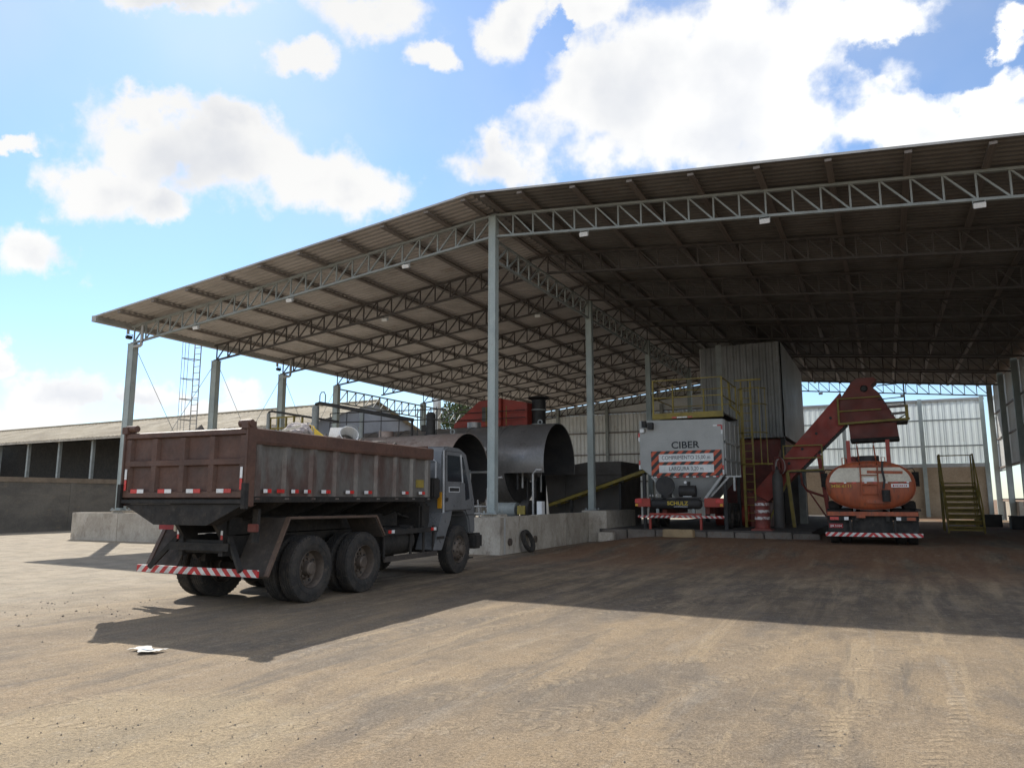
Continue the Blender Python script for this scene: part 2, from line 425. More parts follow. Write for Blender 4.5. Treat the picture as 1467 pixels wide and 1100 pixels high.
yellow2 = mat('yellow_plastic', (.72, .50, .07), (.62, .42, .06), rough=.4, sc=4, dirt=.15, bump=.03)
redp = mat('red_oxide_steel', (.34, .055, .038), (.25, .044, .032), rough=.55, sc=1.2, dirt=.25, dirtc=(.13, .06, .04), bump=.12)
redd = mat('dark_red_steel', (.20, .052, .04), (.145, .045, .036), rough=.6, sc=1.4, dirt=.3, dirtc=(.09, .05, .036), bump=.12)
orange = mat('orange_tank_paint', (.36, .090, .036), (.26, .066, .03), rough=.45, sc=1.6, dirt=.45, dirtc=(.10, .055, .035), bump=.08, stretch=(2.5, 2.5, .7))
band = mat('cream_band', (.62, .57, .46), (.52, .47, .38), rough=.5, sc=3, dirt=.25, dirtc=(.32, .25, .17), bump=.05)
tankm = mat('insulation_jacket', (.25, .238, .228), (.20, .19, .182), rough=.36, metal=.5, sc=.5, dirt=.05, dirtc=(.19, .15, .12), bump=.06, bsc=6)
tankr = mat('rusty_jacket', (.40, .33, .29), (.30, .225, .19), rough=.55, metal=.15, sc=.8, dirt=.35, dirtc=(.17, .10, .08), bump=.08, bsc=6)
dark = mat('soot_black_and_shade', (.030, .029, .029), (.044, .040, .037), rough=.6, sc=2, bump=.1)  # black steel parts; also stands in for shade in bays and hoods
binm = mat('weathered_bin_steel', (.115, .105, .095), (.085, .078, .07), rough=.65, sc=1, dirt=.3, dirtc=(.11, .08, .06), bump=.1)
greyp = mat('grey_silo_paint', (.42, .42, .40), (.36, .36, .345), rough=.5, sc=.8, dirt=.15, dirtc=(.28, .25, .21), bump=.05)
tile = mat('weathered_roof_sheet', (.33, .28, .20), (.25, .21, .15), rough=.9, sc=.35, dirt=.3, dirtc=(.24, .20, .14), bump=.3, bsc=4)
gable = mat('grey_gable_render', (.30, .31, .33), (.25, .26, .28), rough=.9, sc=.4, dirt=.2, bump=.2)
ochre = mat('ochre_block', (.34, .25, .14), (.26, .19, .11), rough=.9, sc=2, dirt=.3, bump=.4)
leaf = mat('leaf', (.075, .105, .032), (.045, .07, .022), rough=.6, sc=.8, bump=0, fine=.2)
barkm = mat('bark', (.10, .075, .055), rough=.9, sc=3, bump=.5)
sackm = mat('pale_sack', (.38, .33, .31), (.26, .225, .21), rough=.8, sc=6, dirt=.25, dirtc=(.25, .2, .17), bump=.4, bsc=12)
scrapm = mat('scrap_dark', (.055, .048, .042), (.10, .085, .07), rough=.8, sc=5, bump=.3)
letter = mat('dark_lettering', (.03, .033, .04), rough=.5, bump=0)
lettery = mat('yellow_lettering', (.62, .45, .06), rough=.5, bump=0)
letterw = mat('pale_lettering', (.68, .58, .42), rough=.5, bump=0)
letterr = mat('red_lettering', (.50, .05, .035), rough=.5, bump=0)
lampm = mat('floodlight_case', (.62, .62, .60), rough=.4, bump=0)
glass = glass_mat('tinted_glass')
redwhite = stripe_mat('red_white_stripes', (.50, .03, .03), (.66, .64, .60), .20, 1.0)
redwhite2 = stripe_mat('red_white_stripes_fine', (.46, .04, .035), (.60, .57, .53), .19, 1.0)
redblack = stripe_mat('orange_black_stripes', (.62, .10, .035), (.025, .022, .022), .34, -1.0, mirror=False)
trans = mat('translucent_sheet', (.70, .74, .73), (.62, .66, .65), rough=.5, sc=.6, dirt=.15, dirtc=(.42, .40, .36), bump=.03, vary=.12)
trussd = mat('shaded_truss_steel', (.092, .080, .074), (.068, .060, .055), rough=.6, sc=3, bump=.05)  # inner trusses: shade under the roof put into the steel colour
def make_translucent(m, fac, c):
    nt = m.node_tree; b = nt.nodes['Principled BSDF']
    tl = nt.nodes.new('ShaderNodeBsdfTranslucent'); tl.inputs[0].default_value = c + (1,)
    mx = nt.nodes.new('ShaderNodeMixShader'); mx.inputs[0].default_value = fac
    nt.links.new(b.outputs[0], mx.inputs[1]); nt.links.new(tl.outputs[0], mx.inputs[2])
    nt.links.new(mx.outputs[0], nt.nodes['Material Output'].inputs['Surface'])
make_translucent(trans, .30, (.62, .68, .67))
transw = mat('aged_translucent_sheet', (.62, .60, .54), (.52, .50, .44), rough=.55, sc=.6, dirt=.25, dirtc=(.36, .32, .25), bump=.03, vary=.16)
make_translucent(transw, .22, (.62, .58, .48))

# ------------------------------------------------------------------ mesh builder
class MB:
    def __init__(s):
        s.v = []; s.f = []
    def add(s, vs, fs):
        o = len(s.v)
        s.v += [tuple(v) for v in vs]
        s.f += [tuple(i + o for i in f) for f in fs]
        return s
    def box(s, c, d, rot=None):
        x, y, z = d[0] / 2, d[1] / 2, d[2] / 2
        vs = [Vector((a, b, e)) for e in (-z, z) for b in (-y, y) for a in (-x, x)]
        if rot is not None: vs = [rot @ v for v in vs]
        c = Vector(c)
        return s.add([v + c for v in vs], [(0, 2, 3, 1), (4, 5, 7, 6), (0, 1, 5, 4), (2, 6, 7, 3), (0, 4, 6, 2), (1, 3, 7, 5)])
    def bx(s, x0, x1, y0, y1, z0, z1):
        return s.box(((x0 + x1) / 2, (y0 + y1) / 2, (z0 + z1) / 2), (x1 - x0, y1 - y0, z1 - z0))
    def beam(s, p0, p1, w, h, up=(0, 0, 1)):
        p0, p1 = Vector(p0), Vector(p1)
        d = (p1 - p0)
        L = d.length
        d.normalize()
        u = Vector(up)
        if abs(d.dot(u)) > .98: u = Vector((0, 1, 0))
        x = d.cross(u).normalized(); z = x.cross(d).normalized()
        vs = [p + x * (a * w / 2) + z * (b * h / 2) for p in (p0, p1) for b in (-1, 1) for a in (-1, 1)]
        return s.add(vs, [(0, 2, 3, 1), (4, 5, 7, 6), (0, 1, 5, 4), (2, 6, 7, 3), (0, 4, 6, 2), (1, 3, 7, 5)])
    def tube(s, pts, r, n=8, cap=True):
        pts = [Vector(p) for p in pts]
        rings = []
        for i, p in enumerate(pts):
            a = pts[max(0, i - 1)]; b = pts[min(len(pts) - 1, i + 1)]
            d = (b - a).normalized()
            u = Vector((0, 0, 1)) if abs(d.z) < .9 else Vector((0, 1, 0))
            x = d.cross(u).normalized(); y = x.cross(d)
            rr = r[i] if isinstance(r, (list, tuple)) else r
            rings.append([p + (x * cos(2 * pi * k / n) + y * sin(2 * pi * k / n)) * rr for k in range(n)])
        vs = [v for q in rings for v in q]
        fs = [(i * n + k, i * n + (k + 1) % n, (i + 1) * n + (k + 1) % n, (i + 1) * n + k) for i in range(len(pts) - 1) for k in range(n)]
        if cap:
            fs += [tuple(range(n - 1, -1, -1)), tuple((len(pts) - 1) * n + k for k in range(n))]
        return s.add(vs, fs)
    def lathe(s, o, ax, prof, n=32, a0=0., a1=2 * pi, ref=None):
        """prof = [(distance along axis, radius)]"""
        o, ax = Vector(o), Vector(ax).normalized()
        u = Vector(ref) if ref is not None else (Vector((0, 0, 1)) if abs(ax.z) < .9 else Vector((1, 0, 0)))
        x = (u - ax * u.dot(ax)).normalized(); y = ax.cross(x)
        full = abs(a1 - a0 - 2 * pi) < 1e-6
        m = n if full else n + 1
        vs = []
        for t, r in prof:
            for k in range(m):
                a = a0 + (a1 - a0) * k / n
                vs.append(o + ax * t + (x * cos(a) + y * sin(a)) * r)
        fs = []
        for i in range(len(prof) - 1):
            for k in range(n):
                k2 = (k + 1) % m
                fs.append((i * m + k, (i + 1) * m + k, (i + 1) * m + k2, i * m + k2))
        return s.add(vs, fs)
    def prism(s, poly, fr, a, b):
        """poly of (p,q); fr(p,q,t)->point; from t=a to t=b"""
        n = len(poly)
        vs = [fr(p, q, a) for p, q in poly] + [fr(p, q, b) for p, q in poly]
        fs = [tuple(range(n - 1, -1, -1)), tuple(range(n, 2 * n))] + [(i, (i + 1) % n, n + (i + 1) % n, n + i) for i in range(n)]
        return s.add(vs, fs)
    def corr(s, o, u, v, nrm, L, Wd, pitch=.25, depth=.035, thick=.0, frac=(.34, .5, .84)):
        """trapezoidal sheet: ribs run along u (length L), repeat along v (width Wd)"""
        o, u, v, nrm = Vector(o), Vector(u).normalized(), Vector(v).normalized(), Vector(nrm).normalized()
        prof = []
        k = 0
        while k * pitch < Wd - 1e-6:
            for f_, h in ((0, 0), (frac[0], 0), (frac[1], 1), (frac[2], 1)):
                t = (k + f_) * pitch
                if t <= Wd: prof.append((t, h * depth))
            k += 1
        prof.append((Wd, 0))
        vs = []
        for t, h in prof:
            for q in (0, L):
                vs.append(o + u * q + v * t + nrm * h)
        fs = [(2 * i, 2 * i + 1, 2 * i + 3, 2 * i + 2) for i in range(len(prof) - 1)]
        return s.add(vs, fs)
    def build(s, name, m, parent=None, smooth=False, bevel=0., kind=None, world=False, ang=40):
        me = bpy.data.meshes.new(name)
        vs = s.v
        if world and parent is not None:
            l = parent.location
            vs = [(v[0] - l[0], v[1] - l[1], v[2] - l[2]) for v in vs]
        me.from_pydata(vs, [], s.f)
        me.update()
        bm = bmesh.new(); bm.from_mesh(me)
        bmesh.ops.recalc_face_normals(bm, faces=bm.faces)
        if bevel:
            es = [e for e in bm.edges if len(e.link_faces) == 2 and e.calc_face_angle(0) > .5]
            bmesh.ops.bevel(bm, geom=es, offset=bevel, segments=2, affect='EDGES', clamp_overlap=True)
        if smooth:
            for f in bm.faces: f.smooth = True
            for e in bm.edges:
                if len(e.link_faces) == 2 and e.calc_face_angle(0) > radians(ang): e.smooth = False
        bm.to_mesh(me); bm.free()
        if isinstance(m, (list, tuple)):
            for q in m: me.materials.append(q)
        elif m: me.materials.append(m)
        ob = bpy.data.objects.new(name, me)
        COL.objects.link(ob)
        if parent is not None: ob.parent = parent
        if kind: ob['kind'] = kind
        return ob

def tag(o, label=None, cat=None, group=None, kind=None):
    if label: o['label'] = label
    if cat: o['category'] = cat
    if group: o['group'] = group
    if kind: o['kind'] = kind
    return o
def thing(name, label, cat, loc=(0, 0, 0), rz=0., group=None):
    o = bpy.data.objects.new(name, None)
    COL.objects.link(o)
    o.empty_display_size = .3
    o.location = loc; o.rotation_euler = (0, 0, rz)
    return tag(o, label, cat, group)
def inst(src, parent, loc=(0, 0, 0), rot=None, scale=None, mtx=None):
    o = src.copy(); COL.objects.link(o)
    o.parent = parent
    if mtx is not None: o.matrix_local = mtx
    else:
        o.location = loc
        if rot: o.rotation_euler = rot
        if scale: o.scale = scale
    return o
def copy_tree(o, parent=None):
    c = o.copy(); COL.objects.link(c); c.parent = parent
    for ch in list(o.children): copy_tree(ch, c)
    return c
def text(name, body, size, m, parent, loc, rot=(pi / 2, 0, 0), ext=.004, width=None, align='CENTER', bold=0.):
    cu = bpy.data.curves.new(name, 'FONT')
    cu.body = body; cu.size = size; cu.extrude = ext; cu.align_x = align; cu.align_y = 'CENTER'; cu.offset = bold
    t = bpy.data.objects.new(name, cu)
    COL.objects.link(t)
    bpy.context.view_layer.update()
    me = bpy.data.meshes.new_from_object(t.evaluated_get(bpy.context.evaluated_depsgraph_get()))
    bpy.data.objects.remove(t); bpy.data.curves.remove(cu)
    me.name = name
    if width:
        xs = [v.co.x for v in me.vertices]; k = width / (max(xs) - min(xs))
        for v in me.vertices: v.co.x *= k
    me.materials.clear(); me.materials.append(m)
    o = bpy.data.objects.new(name, me); COL.objects.link(o)
    o.parent = parent; o.location = loc; o.rotation_euler = rot
    return o
BOX = {}
def unit_box(name, m):
    """one shared unit bar: cross-section 1x1, length 1 along +z"""
    k = (name, m.name)
    if k not in BOX:
        b = MB(); b.bx(-.5, .5, -.5, .5, 0, 1)
        me = bpy.data.meshes.new(name); me.from_pydata(b.v, [], b.f); me.materials.append(m)
        BOX[k] = me
    return BOX[k]
def bar(name, m, parent, p0, p1, w, h, up=(0, 1, 0)):
    """a bar of its own between two points (shares one mesh); points local to the parent"""
    p0, p1 = Vector(p0), Vector(p1)
    d = p1 - p0; L = d.length; z = d.normalized()
    u = Vector(up)
    if abs(z.dot(u)) > .98: u = Vector((1, 0, 0))
    x = z.cross(u).normalized(); y = z.cross(x)
    M = Matrix((x * w, y * h, z * L)).transposed().to_4x4(); M.translation = p0
    o = bpy.data.objects.new(name, unit_box(name, m)); COL.objects.link(o)
    o.parent = parent; o.matrix_local = M
    return o

# ------------------------------------------------------------------ ground
def smooth(a, b, x):
    t = max(0., min(1., (x - a) / (b - a))); return t * t * (3 - 2 * t)
def gz(x, y):
    return .30 * smooth(20.5, 24.8, y) * smooth(-10.8, -7.4, x)
def axis(lo, hi, a, b, st):
    out = []; x = a
    while x <= b + 1e-6: out.append(x); x += st
    k = st
    while out[-1] < hi: k *= 1.5; out.append(min(hi, out[-1] + k))
    k = st
    while out[0] > lo: k *= 1.5; out.insert(0, max(lo, out[0] - k))
    return out
rg = random.Random(3)
xs = axis(-900, 700, -34, 10, .4); ys = axis(-120, 1500, .5, 32, .4)
g = MB()
for y in ys:
    for x in xs:
        n = (rg.random() - .5) * .012 if -34 < x < 10 and .5 < y < 20 else 0
        g.v.append((x, y, gz(x, y) + n))
nx = len(xs)
for j in range(len(ys) - 1):
    for i in range(nx - 1):
        g.f.append((j * nx + i, j * nx + i + 1, (j + 1) * nx + i + 1, (j + 1) * nx + i))
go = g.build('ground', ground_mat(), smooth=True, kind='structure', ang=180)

# raised concrete pad of the plant behind the kerb
MB().bx(-9.9, -2.3, 27.62, 57.5, -.2, .54).build('plant_pad', padm, kind='structure')
# ------------------------------------------------------------------ the open shed
TY = [20.6, 25.0, 29.4, 33.8, 38.3, 42.9, 47.8, 53.2, 58.6]
XL, XR, XE = -28.0, -10.84, 6.75
SL, SR = .1122, .0903
def zb(x): return 10.08 - (SL * (XR - x) if x < XR else SR * (x - XR))      # truss bottom chord
DEP = .72
def zr(x): return 10.95 - (SL * (XR - x) if x < XR else SR * (x - XR))      # underside of the roof sheet
shed = thing('open_shed', 'huge open sided steel shed with grey lattice roof trusses over the plant', 'shed', (-10.84, 20.6, 0))
def W(p): return (p[0] + 10.84, p[1] - 20.6, p[2])
# roof sheets with their ribs running down the slope
YF, YB = 19.05, 59.6
uL = Vector((-1, 0, -SL)); uR = Vector((1, 0, -SR))
def sheet_run(name, m, parent, o, u, v, nrm, L, total, pitch, depth, per, off, **kw):
    """one sheet mesh, laid side by side along v; every second sheet laps a little over its neighbours"""
    o, v, nrm = Vector(o), Vector(v).normalized(), Vector(nrm).normalized()
    w = pitch * per
    b = MB(); b.corr((0, 0, 0), u, v, nrm, L, w + .06, pitch, depth, **kw)
    first = None
    k = 0
    rr = random.Random(len(bpy.data.objects))
    while k * w < total - .01:
        pos = o + v * (k * w) + nrm * (.0025 * (k % 2)) + off
        if first is None: first = b.build(name, m, parent); q = first
        else: q = inst(first, parent)
        q.location = pos
        k += 1
OFF = Vector((10.84, -20.6, 0))
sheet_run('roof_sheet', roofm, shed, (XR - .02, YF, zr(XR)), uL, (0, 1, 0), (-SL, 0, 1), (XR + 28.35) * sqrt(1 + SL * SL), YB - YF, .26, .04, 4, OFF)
sheet_run('roof_sheet', roof_shade, shed, (XR + .02, YF, zr(XR)), uR, (0, 1, 0), (SR, 0, 1), (7.3 - XR) * sqrt(1 + SR * SR), YB - YF, .26, .04, 4, OFF)
b = MB()
b.beam((XR - .25, YF - .02, zr(XR) + .03), (XR - .25, YB, zr(XR) + .03), .56, .02, (SL, 0, -1)).beam((XR + .25, YF - .02, zr(XR) + .035), (XR + .25, YB, zr(XR) + .035), .56, .02, (SR, 0, 1))
b.build('ridge_cap', galv, shed, world=True)
for (xa, xb) in ((XR, -28.35), (XR, 7.3)):
    b = MB(); b.beam((xa, YF - .02, zr(xa) + .02), (xb, YF - .02, zr(xb) + .02), 0.02, .06)
    b.build('roof_edge_trim', galv, shed, world=True)
# purlins
for x in (-27.0, -25.05, -23.2, -21.35, -19.55, -17.75, -15.95, -14.2, -12.5, -11.15, -10.45, -9.2, -7.5, -5.8, -4.1, -2.4, -.7, 1.05, 2.75, 4.45, 6.2):
    s_ = SL if x < XR else -SR
    M = (x, YF + .04, zr(x) - .085)
    bar('purlin', purl, shed, W(M), W((x, YB - .05, zr(x) - .085)), .07, .16)
# gutter
b = MB()
b.bx(-28.56, -28.30, YF - .02, YB, 8.80, 8.815).bx(-28.565, -28.55, YF - .02, YB, 8.815, 9.05).bx(-28.315, -28.30, YF - .02, YB, 8.815, 8.98)
b.bx(-28.55, -28.315, YF - .019, YF - .005, 8.815, 9.04)
b.build('gutter', galv, shed, world=True)
MB().bx(-28.295, -28.25, YF, YB, 8.92, 9.035).build('eave_filler', galv, shed, world=True)
# trusses
PN = .705
def truss_nodes():
    nl = [XL + k * (XR - XL) / 24 for k in range(25)]
    nr = [XR + k * (XE - XR) / 25 for k in range(26)]
    return nl, nr
for ti, y in enumerate(TY):
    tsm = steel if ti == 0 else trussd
    t = MB()
    for (xa, xb_) in ((XL - .15, XR), (XR, XE)):
        t.beam((xa, y, zb(xa)), (xb_, y, zb(xb_)), .11, .07)
    tr = t.build('roof_truss', tsm, shed, world=True)
    tc_ = MB()
    for (xa, xb_) in ((XL - .15, XR), (XR, XE)):
        tc_.beam((xa, y, zb(xa) + DEP), (xb_, y, zb(xb_) + DEP), .11, .07)
    tc_.v = [W(v) for v in tc_.v]; tc_.build('top_chord', tsm, tr)
    nl, nr = truss_nodes()
    segs = []
    for k in range(25):
        x = nl[k]; segs.append(((x, zb(x)), (x, zb(x) + DEP)))
        if k < 24: segs.append(((x, zb(x)), (nl[k + 1], zb(nl[k + 1]) + DEP)))
    for k in range(1, 26):
        x = nr[k]; segs.append(((x, zb(x)), (x, zb(x) + DEP)))
    for k in range(25):
        segs.append(((nr[k], zb(nr[k]) + DEP), (nr[k + 1], zb(nr[k + 1]))))
    if ti < 3:
        for (a, c) in segs:
            bar('web_member', tsm, tr, W((a[0], y, a[1])), W((c[0], y, c[1])), .045, .045)
    else:
        m_ = MB()
        for (a, c) in segs: m_.beam(W((a[0], y, a[1])), W((c[0], y, c[1])), .045, .045, (0, 1, 0))
        m_.build('truss_web', tsm, tr, kind='stuff')
# ridge columns and side columns
def column(x, y, z0, z1, w, d, plate=True, m=steelc):
    b = MB(); b.bx(x - w / 2, x + w / 2, y - d / 2, y + d / 2, z0 + .02, z1)
    c = b.build('column', m, shed, bevel=.018, world=True)
    # the folded lips of the box section stand a little proud
    l = MB()
    for sx in (-1, 1):
        l.bx(x + sx * (w / 2 - .02) - .02, x + sx * (w / 2 - .02) + .02, y - d / 2 - .012, y - d / 2 + .004, z0 + .02, z1 - .01)
    l.v = [W(v) for v in l.v]; l.build('lip', m, c)
    if plate:
        p = MB(); p.bx(x - w / 2 - .13, x + w / 2 + .13, y - d / 2 - .13, y + d / 2 + .13, z0 - .01, z0 + .025)
        for sx in (-1, 1):
            for sy in (-1, 1): p.bx(x + sx * (w / 2 + .07) - .025, x + sx * (w / 2 + .07) + .025, y + sy * (d / 2 + .07) - .025, y + sy * (d / 2 + .07) + .025, z0 + .025, z0 + .09)
        p.v = [W(v) for v in p.v]; p.build('base_plate', steel, c)
    return c
for y in (20.6, 29.4, 38.3, 47.8, 58.6):
    column(XR, y, 1.2, zb(XR) + DEP - .04 if y == 20.6 else zb(XR) - .04, .25, .25)
for y in (20.6, 25.0, 29.4, 33.8, 42.9, 53.2, 58.6):
    column(XL, y, 1.2, zb(XL) - .04, .34, .26)
    b = MB(); b.bx(XL - .19, XL + .19, y - .15, y + .15, zb(XL) - .06, zb(XL) - .037); b.build('cap_plate', steel, shed, world=True)
for y in TY:
    column(XE, y, .28, zb(XE) + DEP, .30, .26)
# lattice girders along the ridge and along the open side
def girder(name, x, ya, yb, z0, z1, n, sec=.05):
    gm = MB(); gm.beam((x, ya, z0), (x, yb, z0), .09, .07).beam((x, ya, z1), (x, yb, z1), .09, .07)
    go_ = gm.build(name, steel, shed, world=True)
    for k in range(n + 1):
        y = ya + (yb - ya) * k / n
        bar('girder_web', steel, go_, W((x, y, z0)), W((x, y, z1)), sec, sec, (1, 0, 0))
        if k < n:
            bar('girder_web', steel, go_, W((x, y, z0)), W((x, ya + (yb - ya) * (k + 1) / n, z1)), sec, sec, (1, 0, 0))
for i, (ya, yb_) in enumerate(((20.75, 29.25), (29.55, 38.15), (38.45, 47.65))):
    girder('ridge_girder', XR + .0, ya, yb_, 9.28, 9.98, 10)
girder('side_girder', XL, 33.95, 42.75, 7.14, 7.95, 11)
girder('side_girder', XL, 43.05, 53.05, 7.14, 7.95, 12)
# knee struts from the ridge girder up to the roof, and thin rod bracing on the open side
for ya, yb_ in ((20.75, 24.85), (25.15, 29.25), (29.55, 33.65)):
    for za, zb_ in ((7.9, 1.5), (1.5, 7.9)):
        b = MB(); b.tube([(XL, ya, za), (XL, yb_, zb_)], .012, 5); b.build('brace_rod', steel, shed, world=True)
# downpipes with elbows
for y in (20.6, 29.4):
    b = MB(); b.tube([(XL + .62, y - .1, 8.82), (XL + .62, y - .1, 8.15), (XL + .60, y - .1, 8.02), (XL + .52, y - .1, 7.97), (XL + .18, y - .1, 7.97)], .065, 10)
    b.tube([(XL - .42, y, 8.80), (XL - .42, y, 8.6)], .06, 10)
    b.build('downpipe', galv, shed, smooth=True, world=True)
# claddings: rear wall on the left, right-hand wall with openings
def cladding(name, o, v, L, Wd, nrm, m=clad, pitch=.33):
    b = MB(); b.corr(o, (0, 0, 1), v, nrm, L, Wd, pitch, .04); return b.build(name, m, shed, world=True)
sheet_run('rear_cladding', clad, shed, (-28.2, 58.8, .3), (0, 0, 1), (1, 0, 0), (0, -1, 0), 8.3, 16.5, .33, .04, 3, OFF)
b = MB(); b.prism([(-28.2, 8.61), (-11.6, 8.61), (-11.6, zr(-11.6) - .22), (-28.2, zr(-28.2) - .22)], lambda p, q, t_: (p, t_, q), 58.79, 58.83); b.build('rear_gable_sheet', clad, shed, world=True)
for z in (3.0, 5.2, 7.0, 8.6):
    b = MB(); b.bx(-28.2, -11.6, 58.66, 58.75, z, z + .1); b.build('girt', purl, shed, world=True)
for x in (-24.6, -20.2, -15.6):
    b = MB(); b.bx(x - .12, x + .12, 58.5, 58.65, .3, 9.2); b.build('wall_post', steel, shed, world=True)
for i in range(len(TY) - 1):
    z0 = 1.55 if i < 5 else 3.6
    b = MB(); b.corr((6.98, TY[i] + .02, z0), (0, 0, 1), (0, 1, 0), (1, 0, 0), zr(7) - z0 - .2, TY[i + 1] - TY[i] - .04, .33, .04)
    b.build('side_cladding', clad, shed, world=True)
for z in (1.6, 3.65, 5.5, 7.2):
    b = MB(); b.bx(6.9, 6.97, 20.6, 58.6, z, z + .09); b.build('girt', purl, shed, world=True)
b = MB(); b.bx(6.92, 7.12, 20.6, 46, .0, 1.5); b.build('plinth_wall', conc, shed, world=True)
for y in (48.6, 52.0, 55.6):
    b = MB(); b.bx(6.92, 7.12, y, y + 1.9, .0, 1.5); b.build('plinth_wall', conc, shed, world=True)
# ------------------------------------------------------------------ floodlights under the trusses
def floodlight(loc, label, rz=0., m=lampm):
    t = thing('floodlight', label, 'floodlight', loc, rz, 'floodlights fixed to the roof trusses')
    b = MB(); b.box((0, 0, 0), (.27, .12, .13), Matrix.Rotation(radians(25), 3, 'X')); b.build('case', m, t, bevel=.015)
    b = MB(); b.box((0, -.055, -.028), (.26, .02, .115), Matrix.Rotation(radians(25), 3, 'X')); b.build('lens', whiter, t)
    b = MB(); b.beam((-.13, .02, .0), (-.13, .03, .12), .02, .02).beam((.13, .02, 0), (.13, .03, .12), .02, .02).beam((-.14, .03, .125), (.14, .03, .125), .03, .015); b.build('bracket', steel, t)
    return t
for x, lab in ((-7.68, 'small white floodlight under the front truss, first one right of the ridge column'), (-2.43, 'small white floodlight under the front truss, above the grey silo'), (2.54, 'small white floodlight under the front truss nearest the right edge'), (-14.18, 'small white floodlight under the sloping front truss just left of the ridge column'), (-19.35, 'small white floodlight halfway down the left slope of the front truss'), (-24.2, 'small white floodlight on the front truss nearest the left eave')):
    floodlight((x, 20.5, zb(x) - .17), lab)
for x, y, lab in ((-18.3, 25.0, 'floodlight under the second truss on the left slope'), (-13.2, 29.3, 'floodlight under the third truss left of the rear ridge column'), (1.6, 58.5, 'dark floodlight silhouetted against the sky under the rearmost truss, right of the red hopper'), (-3.7, 58.5, 'dark floodlight silhouetted against the sky under the rearmost truss, left of the red hopper')):
    floodlight((x, y, zb(x) - .16), lab)
floodlight((-28.26, 20.55, 8.42), 'dark floodlight on the outer face of the front left column', -pi / 2, dark)
floodlight((-28.26, 29.35, 8.42), 'dark floodlight on the outer face of the third left column', -pi / 2, dark)

# ------------------------------------------------------------------ low concrete walls
cw = thing('concrete_wall', 'low grey cast concrete bund wall below the shed columns', 'wall', (-20, 20.3, 0))
for k in range(7):
    xa = -30.4 + k * 2.865
    b = MB(); b.bx(xa + .006, xa + 2.859, 20.15 + .006 * (k % 2), 20.42, -.1, 1.10 - .008 * (k % 3)); b.build('wall_panel', conc, cw, bevel=.014, world=True)
for k in range(3):
    ya = 20.43 + k * 2.407
    b = MB(); b.bx(-10.62, -10.35 - .006 * (k % 2), ya + .006, ya + 2.401, -.1, 1.12 + .012 * k); b.build('wall_panel', conc, cw, bevel=.014, world=True)
b = MB(); b.bx(-10.63, -9.63, 27.66, 31.4, -.1, 1.20); b.build('end_block', conc, cw, bevel=.015, world=True)
b = MB(); b.bx(-30.4, -30.13, 20.43, 50., -.1, 1.10); b.build('wall_panel', conc, cw, bevel=.012, world=True)
for x in (-28.0, -10.84):
    b = MB(); b.bx(x - .33, x + .33, 20.43, 20.95, -.1, 1.19); b.build('column_pedestal', conc, cw, bevel=.012, world=True)
for y in (25.0, 29.4, 33.8, 42.9):
    b = MB(); b.bx(-28.33, -27.67, y - .3, y + .3, -.1, 1.19); b.build('column_pedestal', conc, cw, bevel=.012, world=True)
b = MB(); b.bx(-11.2, -10.64, 29.1, 29.7, -.1, 1.19); b.build('column_pedestal', conc, cw, bevel=.012, world=True)
for x in (-24.9, -17.5):
    b = MB(); b.tube([(x, 20.12, .52), (x, 20.12, .02)], .035, 8); b.build('drain_pipe', galv, cw, smooth=True, world=True)
b = MB(); b.tube([(-10.33, 20.40, .02), (-10.33, 20.40, 1.08)], .03, 8); b.build('drain_pipe', galv, cw, smooth=True, world=True)
for y in (20.75, 22.6):
    b = MB(); b.tube([(-10.36, y, .36), (-10.29, y, .36)], .11, 18); b.build('pipe_stub', rimm, cw, smooth=True, world=True)
b = MB(); b.bx(-30.12, -10.64, 20.43, 57.5, -.1, .12); b.build('bund_floor', palec, kind='structure')
t = thing('old_tyre', 'worn black tyre leaning against the concrete wall right of the truck', 'rubber ring', (-10.1, 21.7, 0))  # an old tyre left against the wall
b = MB(); ax = Vector((.93, 0, .36)).normalized()
b.lathe((-.06, 0, .35), ax, [(-.06, .24), (-.075, .30), (-.05, .36), (.05, .36), (.075, .30), (.06, .24), (-.06, .24)], 28); b.build('tread', rubber, t, smooth=True)

# kerb of separate stones in front of the pad
kb = thing('kerb', 'row of worn concrete kerb stones along the edge of the plant pad', 'kerb', (-6, 27.4, 0))
x = -9.75
rk = random.Random(5)
while x < -2.4:
    w = rk.uniform(.85, 1.1)
    b = MB(); b.bx(x + .02, x + w - .02, 27.38 + rk.uniform(-.03, .03), 27.6, .05, .50 + rk.uniform(-.03, .03)); b.build('kerb_stone', kerbm, kb, bevel=.03, world=True)
    x += w
t = MB().bx(-7.25, -6.15, 26.85, 27.2, gz(-6.8, 27) - .02, gz(-6.8, 27) + .28).build('concrete_block', ochre, bevel=.03)
tag(t, 'pale broken concrete block lying in front of the kerb below the silo', 'block')
t = MB().bx(-9.75, -9.15, 27.0, 27.3, -.02, .42).build('concrete_block', conc, bevel=.03)
tag(t, 'small grey concrete block beside the end of the bund wall', 'block')

